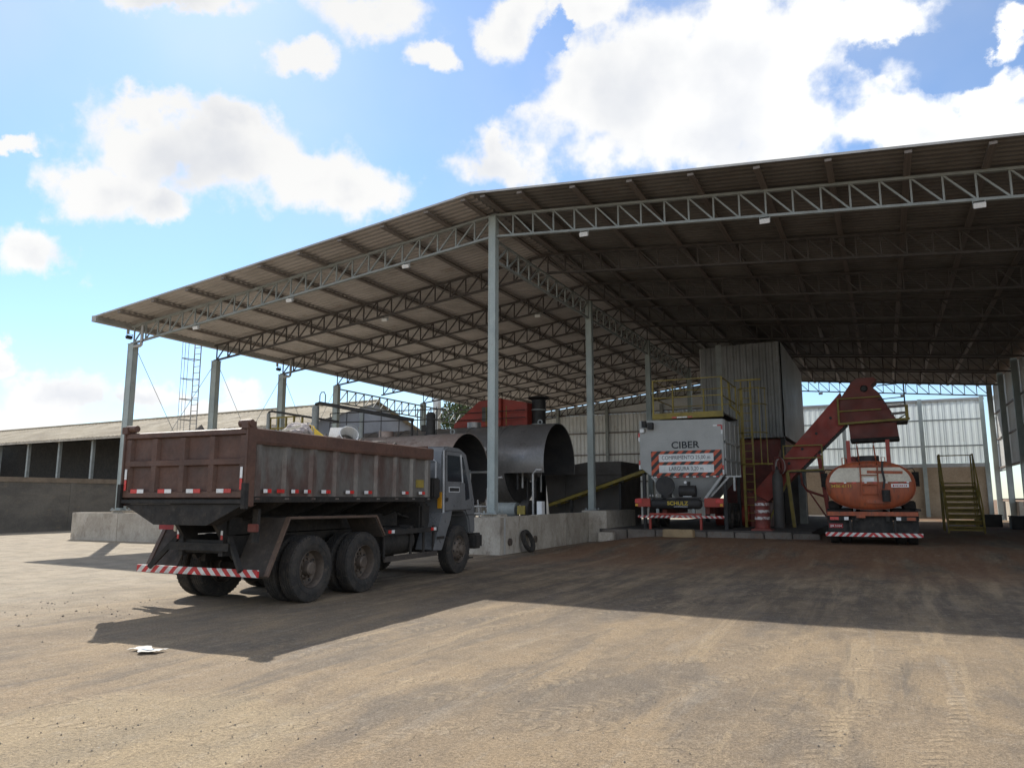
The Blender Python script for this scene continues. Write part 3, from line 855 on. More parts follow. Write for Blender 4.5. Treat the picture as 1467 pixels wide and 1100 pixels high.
# ------------------------------------------------------------------ boundary wall and old warehouse on the left
bw = thing('boundary_wall', 'long dark stained masonry wall on the left edge of the yard', 'wall', (-38.8, 40, 0))
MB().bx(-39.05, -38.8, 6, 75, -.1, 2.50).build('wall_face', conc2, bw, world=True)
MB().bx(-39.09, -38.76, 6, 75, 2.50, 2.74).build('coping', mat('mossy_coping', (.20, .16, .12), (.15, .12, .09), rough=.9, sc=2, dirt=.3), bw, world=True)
for k in range(12):
    y = 9.0 + 5.5 * k
    MB().bx(-38.80, -38.765, y, y + .3, -.1, 2.495).build('pilaster', conc2, bw, world=True)
wh = thing('old_warehouse', 'long old warehouse with weathered sheet roof and dark open bays', 'warehouse', (-34.7, 39.8, 0), radians(-3.0))
LW, DW = 62., 12.2
def wl(v): return v
sl_ = sqrt(6.1 ** 2 + 1.95 ** 2)
b = MB(); b.corr((.5, -.9, 7.0 - .29), (0, 6.1, 1.95), (-1, 0, 0), (0, -1.95, 6.1), sl_ * 7.02 / 6.1, LW, .55, .05, frac=(.25, .5, .75)); b.build('roof', tile, wh)
b = MB(); b.corr((.5, DW + .9, 7.0 - .29), (0, -6.1, 1.95), (-1, 0, 0), (0, 1.95, 6.1), sl_ * 7.02 / 6.1, LW, .55, .05, frac=(.25, .5, .75)); b.build('roof', tile, wh)
b = MB(); b.tube([(.5, 6.1, 9.0), (-LW, 6.1, 9.0)], .14, 8); b.build('ridge_roll', tile, wh)
b = MB(); b.prism([(0, 0), (DW, 0), (DW, 6.95), (6.1, 8.9), (0, 6.95)], lambda p, q, t_: (t_, p, q), -.25, 0); b.build('gable_wall', gable, wh)
b = MB(); b.bx(-LW, -.26, DW - .25, DW, 0, 6.9); b.build('back_wall', dark, wh)  # wall coloured black for the shade of the open bays
b = MB(); b.bx(-LW + .3, -.3, 8.0, 8.2, 0, 7.6); b.build('shade_partition', dark, wh)  # dark sheet standing in for the shade inside the bays
b = MB(); b.bx(-LW, -LW + .25, 0, DW - .26, 0, 6.9); b.build('end_wall', binm, wh)
b = MB(); b.bx(-LW, .3, -.88, -.84, 6.55, 6.74); b.build('eave_board', conc, wh)
for k in range(13):
    x = -1.0 - k * 4.9
    b = MB(); b.bx(x - .12, x + .12, -.02, .22, 0, 6.7); b.build('post', steel, wh)
    b = MB(); b.beam((x, .1, 6.6), (x, -.8, 6.68), .1, .12); b.build('outrigger', conc, wh)
for k in range(4):
    b = MB(); b.bx(-.30 - .0, .02, 2.0 + 2.4 * k, 2.08 + 2.4 * k, .2, 6.9 + (1.9 if 0 else 0)); b.build('gable_post', conc, wh)
tag(MB().bx(-29.7, -29.25, 46.8, 47.25, 0, 9.9).build('concrete_pole', white, bevel=.02), 'pale square pole standing behind the open side of the shed', 'pole')

# ------------------------------------------------------------------ yard wall behind the shed
yw = thing('yard_wall', 'beige masonry wall topped with tall white corrugated sheets behind the shed', 'wall', (0, 66, 0))
MB().bx(-12, 7.2, 66, 66.3, 0, 4.05).build('masonry', beige, yw, world=True)
sheet_run('sheet_cladding', trans, yw, (-12, 66.02, 4.35), (0, 0, 1), (1, 0, 0), (0, -1, 0), 4.75, 18.9, .42, .05, 3, Vector((0, -66, 0)))
MB().bx(-12, 7.2, 65.99, 66.29, 4.05, 4.34).build('ledge', cabt, yw, world=True)
MB().bx(-12, 7.2, 65.86, 66.2, 9.1, 9.28).build('top_rail', galv, yw, world=True)
for z in (5.6, 7.6):
    MB().bx(-12, 7.1, 65.87, 65.96, z, z + .1).build('girt', steel, yw, world=True)
for x in (-8.6, -2.6, 2.9, 7.0):
    MB().bx(x - .14, x + .14, 65.6, 65.85, 0, 9.3).build('post', steelc, yw, world=True)
yr = thing('side_wall', 'white corrugated fence running back along the right side of the rear yard', 'wall', (8.3, 62, 0))
b = MB(); b.corr((7.55, 59.4, 3.6), (0, 0, 1), (0, 1, 0), (1, 0, 0), 5.4, 6.4, .42, .05); b.build('sheet_cladding', trans, yr, world=True)
MB().bx(7.5, 7.7, 59.4, 65.8, 0, 1.5).build('masonry', conc, yr, world=True)
for z in (3.6, 5.5, 7.4, 8.9):
    MB().bx(7.44, 7.5, 59.4, 65.8, z, z + .09).build('girt', steel, yr, world=True)

# ------------------------------------------------------------------ tree behind
def tree(loc, h, cr, ch, seed, label):
    r = random.Random(seed)
    t = thing('tree', label, 'tree', loc)
    b = MB(); b.tube([(0, 0, -.1), (.1, .05, h * .3), (-.1, .1, h * .6)], [.28, .2, .12], 8); b.build('trunk', barkm, t, smooth=True)
    b = MB()
    blobs = []
    for k in range(12):
        a = r.uniform(0, 2 * pi); q = r.uniform(.2, 1) * cr * .75
        p = Vector((q * cos(a), q * sin(a), h - ch / 2 + r.uniform(-.42, .42) * ch))
        blobs.append((p, r.uniform(.28, .45) * cr))
        b.tube([(-.05, .08, h * .5), p * .55 + Vector((0, 0, h * .22)), p], [.09, .06, .02], 5)
    b.build('limb', barkm, t)
    b = MB()
    for p, rad in blobs:
        for k in range(210):
            d = Vector((r.gauss(0, 1), r.gauss(0, 1), r.gauss(0, .8))).normalized() * rad * r.uniform(.35, 1.1) ** .6
            c = p + d; s_ = r.uniform(.10, .24)
            u = Vector((r.gauss(0, 1), r.gauss(0, 1), r.gauss(0, 1))).normalized(); w = u.orthogonal().normalized()
            b.add([c - u * s_, c + w * s_ * .5, c + u * s_, c - w * s_ * .5], [(0, 1, 2, 3)])
    b.build('crown', leaf, t)
tree((-41.5, 70, 0), 13.2, 3.6, 6.0, 4, 'leafy green tree beyond the open rear corner of the shed')

# ------------------------------------------------------------------ horizontal tanks
def tank(loc, r, x0, hood, xend, label, jacket, seed, arc=128):
    t = thing('storage_tank', label, 'tank', loc, 0, 'horizontal bitumen tanks in the bund')
    zc = loc[2]
    b = MB(); b.lathe((x0, 0, 0), (1, 0, 0), [(0, 0.01), (.12, r * .6), (.28, r * .9), (.45, r), (hood - x0, r), (hood - x0, .01)], 56); b.build('shell', jacket, t, smooth=True)
    b = MB()
    a0, a1 = -radians(arc), radians(arc)
    b.lathe((hood + .01, 0, 0), (1, 0, 0), [(0, r + .012), (xend - hood, r + .012), (xend - hood, r - .01), (0, r - .01), (0, r + .012)], 56, a0, a1); hd = b.build('end_hood', jacket, t, smooth=True)
    b = MB(); b.lathe((hood + .02, 0, 0), (1, 0, 0), [(0, r - .013), (xend - hood - .03, r - .013), (xend - hood - .03, r - .03), (0, r - .03), (0, r - .013)], 56, a0, a1); b.build('hood_shade', dark, hd, smooth=True)  # dark inner sheet added for the shade inside the open hood
    for x in [hood - .02] + [x0 + .6 + k * 1.7 for k in range(int((hood - x0 - .8) / 1.7) + 1)]:
        b = MB(); b.lathe((x, 0, 0), (1, 0, 0), [(0, r + .004), (0, r + .022), (.06, r + .022), (.06, r + .004)], 56); b.build('hoop', jacket, t, smooth=True)
    b = MB(); b.tube([(hood + .01, 0, 0), (hood + .05, 0, 0)], r - .06, 40); b.build('end_plate', dark, t, smooth=True)
    b = MB(); b.tube([(hood + .05, 0, -.25), (hood + .55, 0, -.25)], .42, 24); b.tube([(hood + .55, 0, -.25), (hood + .85, 0, -.25)], .27, 20); b.build('burner', binm, t, smooth=True)
    rr = random.Random(seed)
    for k in range(6):
        y = -1.25 + .42 * k + rr.uniform(-.1, .1); z = rr.uniform(-.6, .45)
        b = MB(); b.tube([(hood + .04, y, z), (hood + .4, y, z), (hood + .5, y, z - .1), (hood + .5, y, z - 1.0)], .045, 8); b.build('pipe', galv if k % 2 else dark, t, smooth=True)
    b = MB(); b.tube([(x0 + .5, -r - .10, -.35), (hood - .3, -r - .10, -.35)], .055, 10); b.tube([(hood - 1.4, -r - .10, -.35), (hood - 1.4, -r - .10, -r + .2)], .05, 10); b.build('steam_pipe', galv, t, smooth=True)
    b = MB()
    for q in (hood - 1.4, hood - 3.1): b.lathe((q, -r - .10, -.35), (1, 0, 0), [(-.03, .05), (-.03, .11), (.03, .11), (.03, .05)], 16)
    b.build('flange', steel, t)
    b = MB(); b.box((hood - .8, -r - .02, .12), (.26, .02, .16)); b.build('data_plate', whiter, t)
    b = MB(); b.lathe((hood - .8, -r - .04, .55), (0, -1, 0), [(0, .001), (0, .1), (.05, .1), (.05, .001)], 18); b.build('gauge', whiter, t)
    for x in (x0 + 1.2, hood - .9):
        b = MB(); b.bx(x - .15, x + .15, -r * .85, r * .85, -zc + .1, -r * .55); b.build('saddle', conc, t)
    b = MB(); b.tube([(hood - 2.2, 0, r - .02), (hood - 2.2, 0, r + .22)], .3, 20); b.build('manhole', jacket, t, smooth=True)
    b = MB(); b.lathe((hood + .9, 0, r + .10), (0, 1, 0), [(-.02, .07), (-.02, .11), (.02, .11), (.02, .07), (-.02, .07)], 14); b.build('lifting_eye', steel, t)
    return t
tank((-18.2, 24.6, 2.5), 1.6, -3.2, 2.6, 4.25, 'rust tinted horizontal tank with dark open end right behind the truck cab', tankr, 2)
tk = tank((-16.4, 27.9, 3.05), 1.62, -6.5, 3.0, 4.75, 'grey steel horizontal tank with open end hood behind the ridge column', tankm, 3, 104)

# bench of burners and pumps standing inside the bund wall
pb = thing('pump_skid', 'dark pump skid with pipes below the open end of the grey tank', 'pump', (-11.75, 24.6, .12))
MB().bx(-1.5, .7, -.6, .6, 0, .9).build('skid_base', dark, pb, bevel=.02)
b = MB(); b.tube([(-.9, -.2, 1.15), (-.1, -.2, 1.15)], .26, 20); b.build('motor', steel, pb, smooth=True)
b = MB(); b.tube([(.15, -.2, 1.15), (.45, -.2, 1.15)], .34, 20); b.build('pump_head', dark, pb, smooth=True)
b = MB(); b.bx(.1, .4, -.62, -.58, 1.0, 1.3); b.build('warning_panel', yellow, pb)
for k, x in enumerate((-1.2, -.95, .62)):
    b = MB(); b.tube([(x, -.4, .9), (x, -.4, 1.9 + .25 * k), (x + .12, -.4, 2.05 + .25 * k), (x + .35, -.4, 2.05 + .25 * k)], .04, 8); b.build('pipe', galv, pb, smooth=True)
for k in range(2):
    b = MB(); b.tube([(-1.45 + .35 * k, -.55, .9), (-1.5 + .35 * k, -.6, 1.5)], .03, 8); b.build('lever', galv, pb, smooth=True)
MB().bx(.85, 1.05, -.6, -.35, .8, 1.45).build('control_box', whiter, pb, bevel=.01)
vr = thing('handrail', 'thin grey pipe handrail on top of the bund wall behind the cab', 'handrail', (-13.2, 20.75, 1.1))
for z in (.1, .32): MB().tube([(-1.6, 0, z), (2.2, 0, z)], .022, 8).build('rail', galv, vr, smooth=True)
for x in (-1.55, 0, 1.2, 1.45): MB().tube([(x, 0, -.1), (x, 0, .5)], .026, 8).build('post', galv, vr, smooth=True)

# red hood and flue behind the tanks
rh = thing('red_filter_house', 'red steel filter house with sloping side above the grey tank', 'filter house', (-17.1, 33, 0))
fr = lambda p, q, t_: (p, t_, q)
b = MB(); b.prism([(-2.05, 5.15), (-2.0, 5.35), (-.6, 6.42), (.62, 6.52), (.62, 5.15)], fr, -.9, .9); b.build('hood', redp, rh, bevel=.02)
b = MB(); b.prism([(.63, 5.15), (.63, 6.5), (1.95, 6.25), (1.95, 5.15)], fr, -.7, 1.1); b.build('duct_box', redp, rh, bevel=.02)
b = MB(); b.prism([(-2., 5.14), (1.9, 5.14), (.9, 3.6), (-.9, 3.6)], fr, -.85, .85); b.build('hopper', redd, rh)
for x in (-1.8, 1.8):
    for y in (-.8, .8): MB().bx(x - .08, x + .08, y - .08, y + .08, .1, 5.1).build('leg', steel, rh)
for z in (5.5, 5.85): MB().tube([(-2.2, -1.05, z), (2., -1.05, z)], .02, 6).build('rail', dark, rh)
for x in (-.1, 1.0): MB().tube([(x, -1.05, 5.15), (x, -1.05, 6.1)], .02, 6).build('rail_post', yellow, rh)
MB().bx(-.35, .25, -1.02, -.92, 5.4, 6.1).build('access_door', binm, rh)
fl = thing('flue_stack', 'short dark grey round flue with flared cap beside the red filter house', 'flue', (-14.85, 33, 0))
b = MB(); b.tube([(0, 0, .1), (0, 0, 6.42)], .34, 28); b.build('pipe', dark, fl, smooth=True)
b = MB(); b.tube([(0, 0, 6.42), (0, 0, 6.5), (0, 0, 6.56)], [.36, .55, .5], 28); b.build('cap', dark, fl, smooth=True)
for z in (5.2, 5.9): b = MB(); b.lathe((0, 0, z), (0, 0, 1), [(0, .345), (0, .38), (.05, .38), (.05, .345)], 28); b.build('flange', steel, fl, smooth=True)

# pipework and rails on the roof of the left plant
pr_ = thing('pipe_rack', 'dark sloping pipes on thick posts behind the dump truck load', 'pipework', (-20, 24.5, 0))
b = MB(); b.tube([(-1.42, 0, 5.5), (-1.38, 0, 5.62), (-1.2, 0, 5.66), (3.55, 0, 4.72)], .075, 12); b.build('pipe', dark, pr_, smooth=True)
b = MB(); b.tube([(-4.26, .2, 5.36), (-4.2, .2, 5.46), (-4.05, .2, 5.48), (-.35, .2, 4.85)], .05, 10); b.build('pipe', dark, pr_, smooth=True)
b = MB(); b.tube([(-1.4, 0, .1), (-1.4, 0, 5.55)], .15, 14); b.build('post', steel, pr_, smooth=True)
b = MB(); b.tube([(-4.24, .2, .1), (-4.24, .2, 5.4)], .08, 12); b.build('post', steel, pr_, smooth=True)
b = MB(); b.tube([(1.04, 0, .1), (1.04, 0, 5.15)], .1, 12); b.build('post', steel, pr_, smooth=True)
b = MB(); b.tube([(3.5, 0, 4.1), (3.5, 0, 4.75)], .05, 10); b.build('post', dark, pr_, smooth=True)
b = MB(); b.tube([(-1.2, 0, 5.6), (-1.2, 0, 6.0), (-1.12, 0, 6.12), (-.98, 0, 6.12), (-.9, 0, 6.0), (-.9, 0, 5.62)], .025, 8); b.build('vent_bend', steel, pr_, smooth=True)
for z in (5.10, 4.72): MB().tube([(-.1, -.6, z), (5.4, -.6, z - .1)], .02, 8).build('rail', dark, pr_, smooth=True)
for k in range(7): MB().tube([(-.1 + .85 * k, -.6, 4.05), (-.1 + .85 * k, -.6, 5.1)], .018, 8).build('rail_post', dark, pr_, smooth=True)
yl = thing('yellow_guardrail', 'yellow guardrail showing between the left shed columns behind the truck body', 'guardrail', (-23.3, 24.8, 0))
for z in (4.72, 5.2): MB().beam((-.95, 0, z), (.95, 0, z), .06, .06).build('rail', yellow, yl)
for x in (-.92, -.45, .0, .45, .92): MB().beam((x, 0, 3.6), (x, 0, 5.22), .07, .07).build('post', yellow, yl)
MB().bx(-1., 1., -.4, .6, 3.5, 3.6).build('deck', yellow, yl)
for x in (-.9, .9): MB().bx(x - .06, x + .06, 0, .12, .1, 3.5).build('leg', yellow, yl)
mo = thing('tank_motor', 'dark upright gear motor on top of the rust tinted tank', 'motor', (-15.95, 25.0, 4.0))
b = MB(); b.tube([(0, 0, 0), (0, 0, .18)], .26, 16); b.build('base', dark, mo, smooth=True)
b = MB(); b.tube([(0, 0, .18), (0, 0, .95), (0, 0, 1.05)], [.19, .19, .12], 16); b.build('motor_body', dark, mo, smooth=True)
MB().bx(-.38, -.16, -.1, .1, .3, .55).build('terminal_box', dark, mo)
# caged ladder by the second column
la = thing('caged_ladder', 'tall galvanised caged ladder rising to the eave beside the second left column', 'ladder', (-28.9, 24.4, 0))
for x in (0., .42): MB().tube([(x + .1, 0, .6), (x + .1, 0, 9.6)], .025, 8).build('stile', galv, la, smooth=True)
for k in range(28): bar('rung', galv, la, (.1, 0, .9 + .3 * k), (.52, 0, .9 + .3 * k), .025, .025)
for k in range(8):
    z = 2.4 + .95 * k
    b = MB(); b.tube([(.08 - .16 * sin(pi * q / 12) + .42 * q / 12 * 1.05, -.72 * sin(pi * q / 12), z) for q in range(13)], .018, 6); b.build('hoop', galv, la, smooth=True)
for a_ in (3, 6, 9):
    MB().tube([(.08 - .16 * sin(pi * a_ / 12) + .42 * a_ / 12 * 1.05, -.72 * sin(pi * a_ / 12), 2.4), (.08 - .16 * sin(pi * a_ / 12) + .42 * a_ / 12 * 1.05, -.72 * sin(pi * a_ / 12), 9.1)], .012, 6).build('cage_strip', galv, la)
for x in (0., .42): MB().tube([(x + .1, .01, .08), (x + .1, .01, 4.9)], .03, 8).build('lower_stile', yellow, la)

# ------------------------------------------------------------------ vehicles
WHEELS = {}
def wheel(parent, x, y, r, wd, side, dish, name='wheel'):
    """side=+1: outer face towards +x. dish<0 concave (rear duals), dish>0 convex (steer axle)"""
    key = (round(r, 3), round(wd, 3), dish)
    if key not in WHEELS:
        b = MB(); h = wd / 2; ri = r * .56
        prof = [(-h * .80, ri), (-h * .98, ri * 1.12), (-h, r * .82), (-h * .86, r * .965), (-h * .7, r)]
        for k in range(4):
            a = -h * .7 + (h * 1.4) * (k + .40) / 4; c = -h * .7 + (h * 1.4) * (k + .60) / 4
            if k: pass
            prof += [(a, r), (a + .004, r - .014), (c - .004, r - .014), (c, r)]
        prof += [(h * .7, r), (h * .86, r * .965), (h, r * .82), (h * .98, ri * 1.12), (h * .80, ri)]
        b.lathe((0, 0, 0), (1, 0, 0), prof, 48)
        # shoulder lugs
        for k in range(44):
            a = 2 * pi * k / 44
            for s_ in (-1, 1):
                c = Vector((s_ * h * .80, sin(a) * (r * .972), cos(a) * (r * .972)))
                b.box(c, (h * .22, .022, .012), Matrix.Rotation(-a, 3, 'X'))
        for s_ in (-1, 1):
            b.lathe((s_ * h * .99, 0, 0), (1, 0, 0), [(-.006, r * .735), (s_ * .006, r * .74), (s_ * .006, r * .755), (-.006, r * .76)], 48)
        tyre = b.build('tyre', rubber, None, smooth=True, ang=35)
        b = MB(); e = h * .82
        if dish < 0:
            prof = [(e, ri * 1.03), (e + .012, ri), (e - .02, ri * .95), (e - .13, ri * .90), (e - .15, ri * .62), (e - .12, ri * .50), (e - .12, ri * .40), (e - .01, ri * .36), (e + .01, ri * .28), (e + .012, .001)]
        else:
            prof = [(e, ri * 1.03), (e + .012, ri), (e - .03, ri * .94), (e - .05, ri * .84), (e + .04, ri * .66), (e + .05, ri * .5), (e + .06, ri * .40), (e + .12, ri * .34), (e + .14, ri * .22), (e + .14, .001)]
        b.lathe((0, 0, 0), (1, 0, 0), prof, 40)
        b.lathe((0, 0, 0), (1, 0, 0), [(-e, ri * 1.02), (-e + .06, ri * .9), (-e + .06, .01)], 32)
        for k in range(10):
            a = 2 * pi * k / 10
            q = ri * (.55 if dish > 0 else .51)
            b.tube([(e - .13 if dish < 0 else e + .03, q * cos(a), q * sin(a)), (e - .085 if dish < 0 else e + .085, q * cos(a), q * sin(a))], .02, 6)
        rim = b.build('rim', rimm, None, smooth=True, ang=35)
        b = MB()
        for k in range(8):
            a = 2 * pi * (k + .5) / 8
            q = ri * (.76 if dish < 0 else .75); xx = e - .137 if dish < 0 else e - .002
            b.tube([(xx - .008, q * cos(a), q * sin(a)), (xx + .010, q * cos(a), q * sin(a))], ri * .085, 12)
        ho = b.build('hand_hole', dark, None)
        WHEELS[key] = (tyre, rim, ho)
    t, ri_, ho = WHEELS[key]
    w = bpy.data.objects.new(name, None); COL.objects.link(w); w.parent = parent
    w.location = (x, y, r); w.rotation_euler = (radians((x * 37 + y * 91) % 360), 0, 0 if side > 0 else pi)
    for o in (t, ri_, ho):
        if o.parent is None: o.parent = w
        else: inst(o, w)
    return w
def reflector(parent, c, axis, ln=.15, h=.055, order=(0, 1), pr=.006):
    """white and red half; axis 'x','y','z' = direction of the strip"""
    for k, which in enumerate(order):
        off = (k - .5) * ln
        m = whiter if which == 0 else redr
        d = {'x': (ln * .96, pr, h), 'y': (pr, ln * .96, h), 'z': (h, pr, ln * .96)}[axis]
        o = {'x': (off, 0, 0), 'y': (0, off, 0), 'z': (0, 0, -off)}[axis]
        MB().box((c[0] + o[0], c[1] + o[1], c[2] + o[2]), d).build('reflector', m, parent)

T = thing('dump_truck', 'grimy brown tipper truck with grey cab parked beside the bund wall', 'truck', (-9.62, 8.06, 0), radians(2.0))
# --- tipper body
H0, H1, BL = 1.66, 2.70, 5.30
def side_panel(s):
    b = MB(); b.bx(s * 1.20 - .03, s * 1.20 + .03, .1, BL, H0, H1 - .03)
    return b.build('side_panel', sidem, T)
for s in (1, -1):
    sp_ = side_panel(s)
    for y in (.26, .90, 1.54, 2.16, 2.77, 3.39, 4.02, 4.63, 5.22):
        b = MB(); b.prism([(y - .085, 1.23), (y - .045, 1.285), (y + .045, 1.285), (y + .085, 1.23)], lambda p, q, t_: (s * q, p, t_), H0 - .02, H1 - .24)
        b.build('rib', sidem, sp_)
    b = MB(); b.prism([(1.17, H1 - .24), (1.30, H1 - .24), (1.31, H1 - .20), (1.31, H1 - .015), (1.29, H1), (1.17, H1)], lambda p, q, t_: (s * p, t_, q), .12, BL + .05)
    b.build('top_rail', brown, sp_)
    b = MB(); b.prism([(1.17, H0 - .06), (1.27, H0 - .06), (1.29, H0 + .03), (1.17, H0 + .03)], lambda p, q, t_: (s * p, t_, q), .1, BL)
    b.build('bottom_rail', black, sp_)
    for y, o_ in ((.04, 1), (.45, 0), (.74, 1), (1.07, 0), (1.37, 0), (1.84, 0), (2.5, 0), (3.05, 0), (4.3, 0), (4.93, 0)):
        reflector(sp_, (s * 1.292 if abs(y - .04) > .01 else s * 1.30, y, H0 + .11), 'y', .085 if y < 1.5 else .12, .055, (0, 1) if o_ == 0 else (1, 1))
    b = MB(); b.bx(s * 1.236 - .008, s * 1.236 + .008, 4.78, 5.08, H0 + .22, H0 + .38); b.build('load_sticker', yellow, sp_)
b = MB(); b.bx(-1.17, 1.17, .06, BL - .06, H0 - .02, H0 + .03); b.build('floor_plate', black, T)
b = MB(); b.bx(-1.2, 1.2, BL - .06, BL, H0, H1 + .05); fw = b.build('front_wall', brown, T)
for x in (-.8, 0, .8):
    MB().bx(x - .05, x + .05, BL, BL + .07, H0, H1).build('rib', brown, fw)
# tailgate with recessed panels
b = MB(); b.bx(-1.245, 1.245, .055, .10, H0 + .02, H1 - .02); tg = b.build('tailgate', brown, T)
for x in (-1.205, -.62, -.02, .585, 1.205):
    w = .08 if abs(x) > 1 else .075
    b = MB(); b.prism([(x - w, .054), (x - w + .025, .0), (x + w - .025, .0), (x + w, .054)], lambda p, q, t_: (p, q, t_), H0 + .10, H1 - .115); b.build('gate_rib', brown, tg)
for z, w in ((H1 - .06, .055), (2.20, .06), (H0 + .055, .06)):
    b = MB(); b.prism([(z - w, .054), (z - w + .02, -.006), (z + w - .02, -.006), (z + w, .054)], lambda p, q, t_: (t_, q, p), -1.25, 1.25); b.build('gate_rail', brown, tg)
for s in (-1, 1):
    b = MB(); b.bx(s * 1.285 - .03, s * 1.285 + .03, -.02, .16, H0 - .12, H1 + .02); b.build('gate_post', brown if s < 0 else brown, tg, bevel=.012)
    b = MB(); b.tube([(s * 1.20 - .1, .03, H1 + .06), (s * 1.20 + .13, .03, H1 + .06)], .055, 12); b.bx(s * 1.26 - .07, s * 1.26 + .05, -.04, .14, H1 - .02, H1 + .09); b.build('gate_hinge', brown, tg)
    reflector(tg, (s * 1.205, -.013, 1.95), 'z', .17, .045, (0, 1))
    b = MB(); b.bx(s * 1.29 - .035, s * 1.29 + .035, -.05, .03, H0 - .15, H0 + .22); b.build('gate_latch', black, tg)
for x, o_ in ((-.93, (1, 0)), (-.33, (1, 0)), (.27, (0, 1)), (.88, (0, 1))):
    reflector(tg, (x, -.012, H0 + .11), 'x', .145, .06, o_)
MB().bx(-1.27, 1.27, -.03, .12, H0 - .08, H0 - .02).build('sill_lip', black, tg, bevel=.01)
# tapered belly and subframe
b = MB(); b.prism([(-1.24, H0 - .09), (1.24, H0 - .09), (.55, 1.26), (-.55, 1.26)], lambda p, q, t_: (p, t_, q), .02, .30); b.build('rear_belly', black, T)
for y in (.9, 1.9, 2.9, 3.9, 4.8):
    b = MB(); b.prism([(-1.22, H0 - .065), (1.22, H0 - .065), (.5, 1.32), (-.5, 1.32)], lambda p, q, t_: (p, t_, q), y - .06, y + .06); b.build('belly_frame', black, T)
for s in (-1, 1):
    MB().bx(s * .42 - .05, s * .42 + .05, .55, BL, 1.10, 1.36).build('subframe_rail', black, T)
    MB().bx(s * .42 - .045, s * .42 + .045, .45, 7.5, .78, 1.08).build('chassis_rail', black, T)
    b = MB(); b.prism([(.12, 1.5), (.42, 1.5), (.95, .8), (.75, .7)], lambda p, q, t_: (s * (.36 + t_), p, q), 0, .07); b.build('hinge_arm', black, T)
    b = MB(); b.beam((s * .95, .34, .58), (s * .55, .5, 1.05), .07, .07); b.build('bumper_stay', black, T)
    reflector(T, (s * .46, .42, 1.10), 'z', .07, .04, (0, 1))
for y in (.55, 1.5, 2.3, 3.2, 4.3, 5.6, 7.2):
    MB().bx(-.37, .37, y - .05, y + .05, .82, 1.02).build('cross_member', black, T)
MB().bx(-.62, .62, .40, .46, .86, .98).build('tow_plate', black, T)
b = MB(); b.tube([(0, 2.6, 1.15), (0, 4.2, 1.5)], .11, 14); b.build('hoist_ram', black, T, smooth=True)
for y in (1.63, 3.07):
    b = MB(); b.tube([(-1., y, .53), (1., y, .53)], .09, 12); b.lathe((0, y, .53), (1, 0, 0), [(-.28, .05), (-.2, .2), (0, .27), (.2, .2), (.28, .05)], 20); b.build('rear_axle', black, T, smooth=True)
b = MB(); b.tube([(-.9, 6.82, .5), (.9, 6.82, .5)], .07, 10); b.build('front_axle', black, T)
for s in (-1, 1):
    b = MB(); b.beam((s * .5, 1.0, .70), (s * .5, 3.7, .70), .09, .12); b.build('leaf_spring', black, T)
# striped bumper bar
MB().bx(-1.26, 1.26, -.02, .02, -.055, .055).build('bumper_bar', redwhite, T, bevel=.006).location = (0, .38, .555)
# wheels
for y in (1.63, 3.07):
    for s in (-1, 1):
        wheel(T, s * 1.115, y, .53, .275, s, -1)
        wheel(T, s * .79, y, .53, .275, -s, -1)
for s in (-1, 1):
    wheel(T, s * 1.02, 6.82, .53, .29, s, 1)
# mudguards over the tandem
for s in (-1, 1):
    path = [(.54, .50), (.98, 1.36), (3.34, 1.34), (3.62, .98)]
    b = MB()
    o_ = .03
    poly = path + [(p + (.02 if i in (0, 1) else -.02), q - o_) for i, (p, q) in reversed(list(enumerate(path)))]
    b.prism(poly, lambda p, q, t_: (s * t_, p, q), .62, 1.275); mg = b.build('mudguard', flapm, T)
    b = MB()
    for a_, c_ in zip(path[:-1], path[1:]): b.beam((s * 1.265, a_[0], a_[1] + .0), (s * 1.265, c_[0], c_[1] + .0), .035, .075, (1, 0, 0))
    b.build('edge_rail', mat('brown_edge', (.12, .08, .06), rough=.6, sc=4, dirt=.3), mg)
MB().box((-1.02, .69, 1.22), (.36, .012, .13)).build('number_plate', platem, T)
MB().box((-.78, .66, 1.22), (.07, .05, .18)).build('plate_lamp', band, T, bevel=.01)
MB().bx(.98, 1.16, .40, .46, 1.16, 1.28).build('tail_lamp', redd, T, bevel=.01)
MB().bx(1.02, 1.12, .46, .52, 1.0, 1.5).build('lamp_stay', black, T)
# side guard and tank
for s in (-1, 1):
    for z, m in ((.52, flapm), (1.02, black)):
        MB().bx(s * 1.20 - .02, s * 1.20 + .02, 3.75, 5.72, z - .05, z + .05).build('guard_rail', m, T)
    for y in (3.80, 4.75, 5.25, 5.65): MB().bx(s * 1.17 - .03, s * 1.17 + .0, y - .03, y + .03, .5, 1.10).build('guard_post', black, T)
    b = MB(); b.tube([(s * .86, 3.85, .82), (s * .86, 4.95, .82)], .27, 20); b.build('fuel_tank', black, T, smooth=True)
    for y in (3.95, 5.55): reflector(T, (s * 1.224, y, 1.03), 'y', .11, .06, (1, 0))
    b = MB(); b.bx(s * .62 - .12, s * .62 + .12, 5.0, 5.55, .65, 1.1); b.build('battery_box', black, T, bevel=.02)
b = MB(); b.tube([(.75, 5.72, 1.05), (.75, 5.72, 1.6), (.75, 5.74, 1.66)], .13, 14); b.build('air_pipe', black, T, smooth=True)
MB().bx(.42, 1.16, 5.62, 5.92, 1.66, 2.10).build('air_filter_box', black, T, bevel=.03)
MB().bx(-.9, .9, 5.55, 5.95, 1.0, 1.55).build('engine_hose_cluster', black, T, bevel=.05)
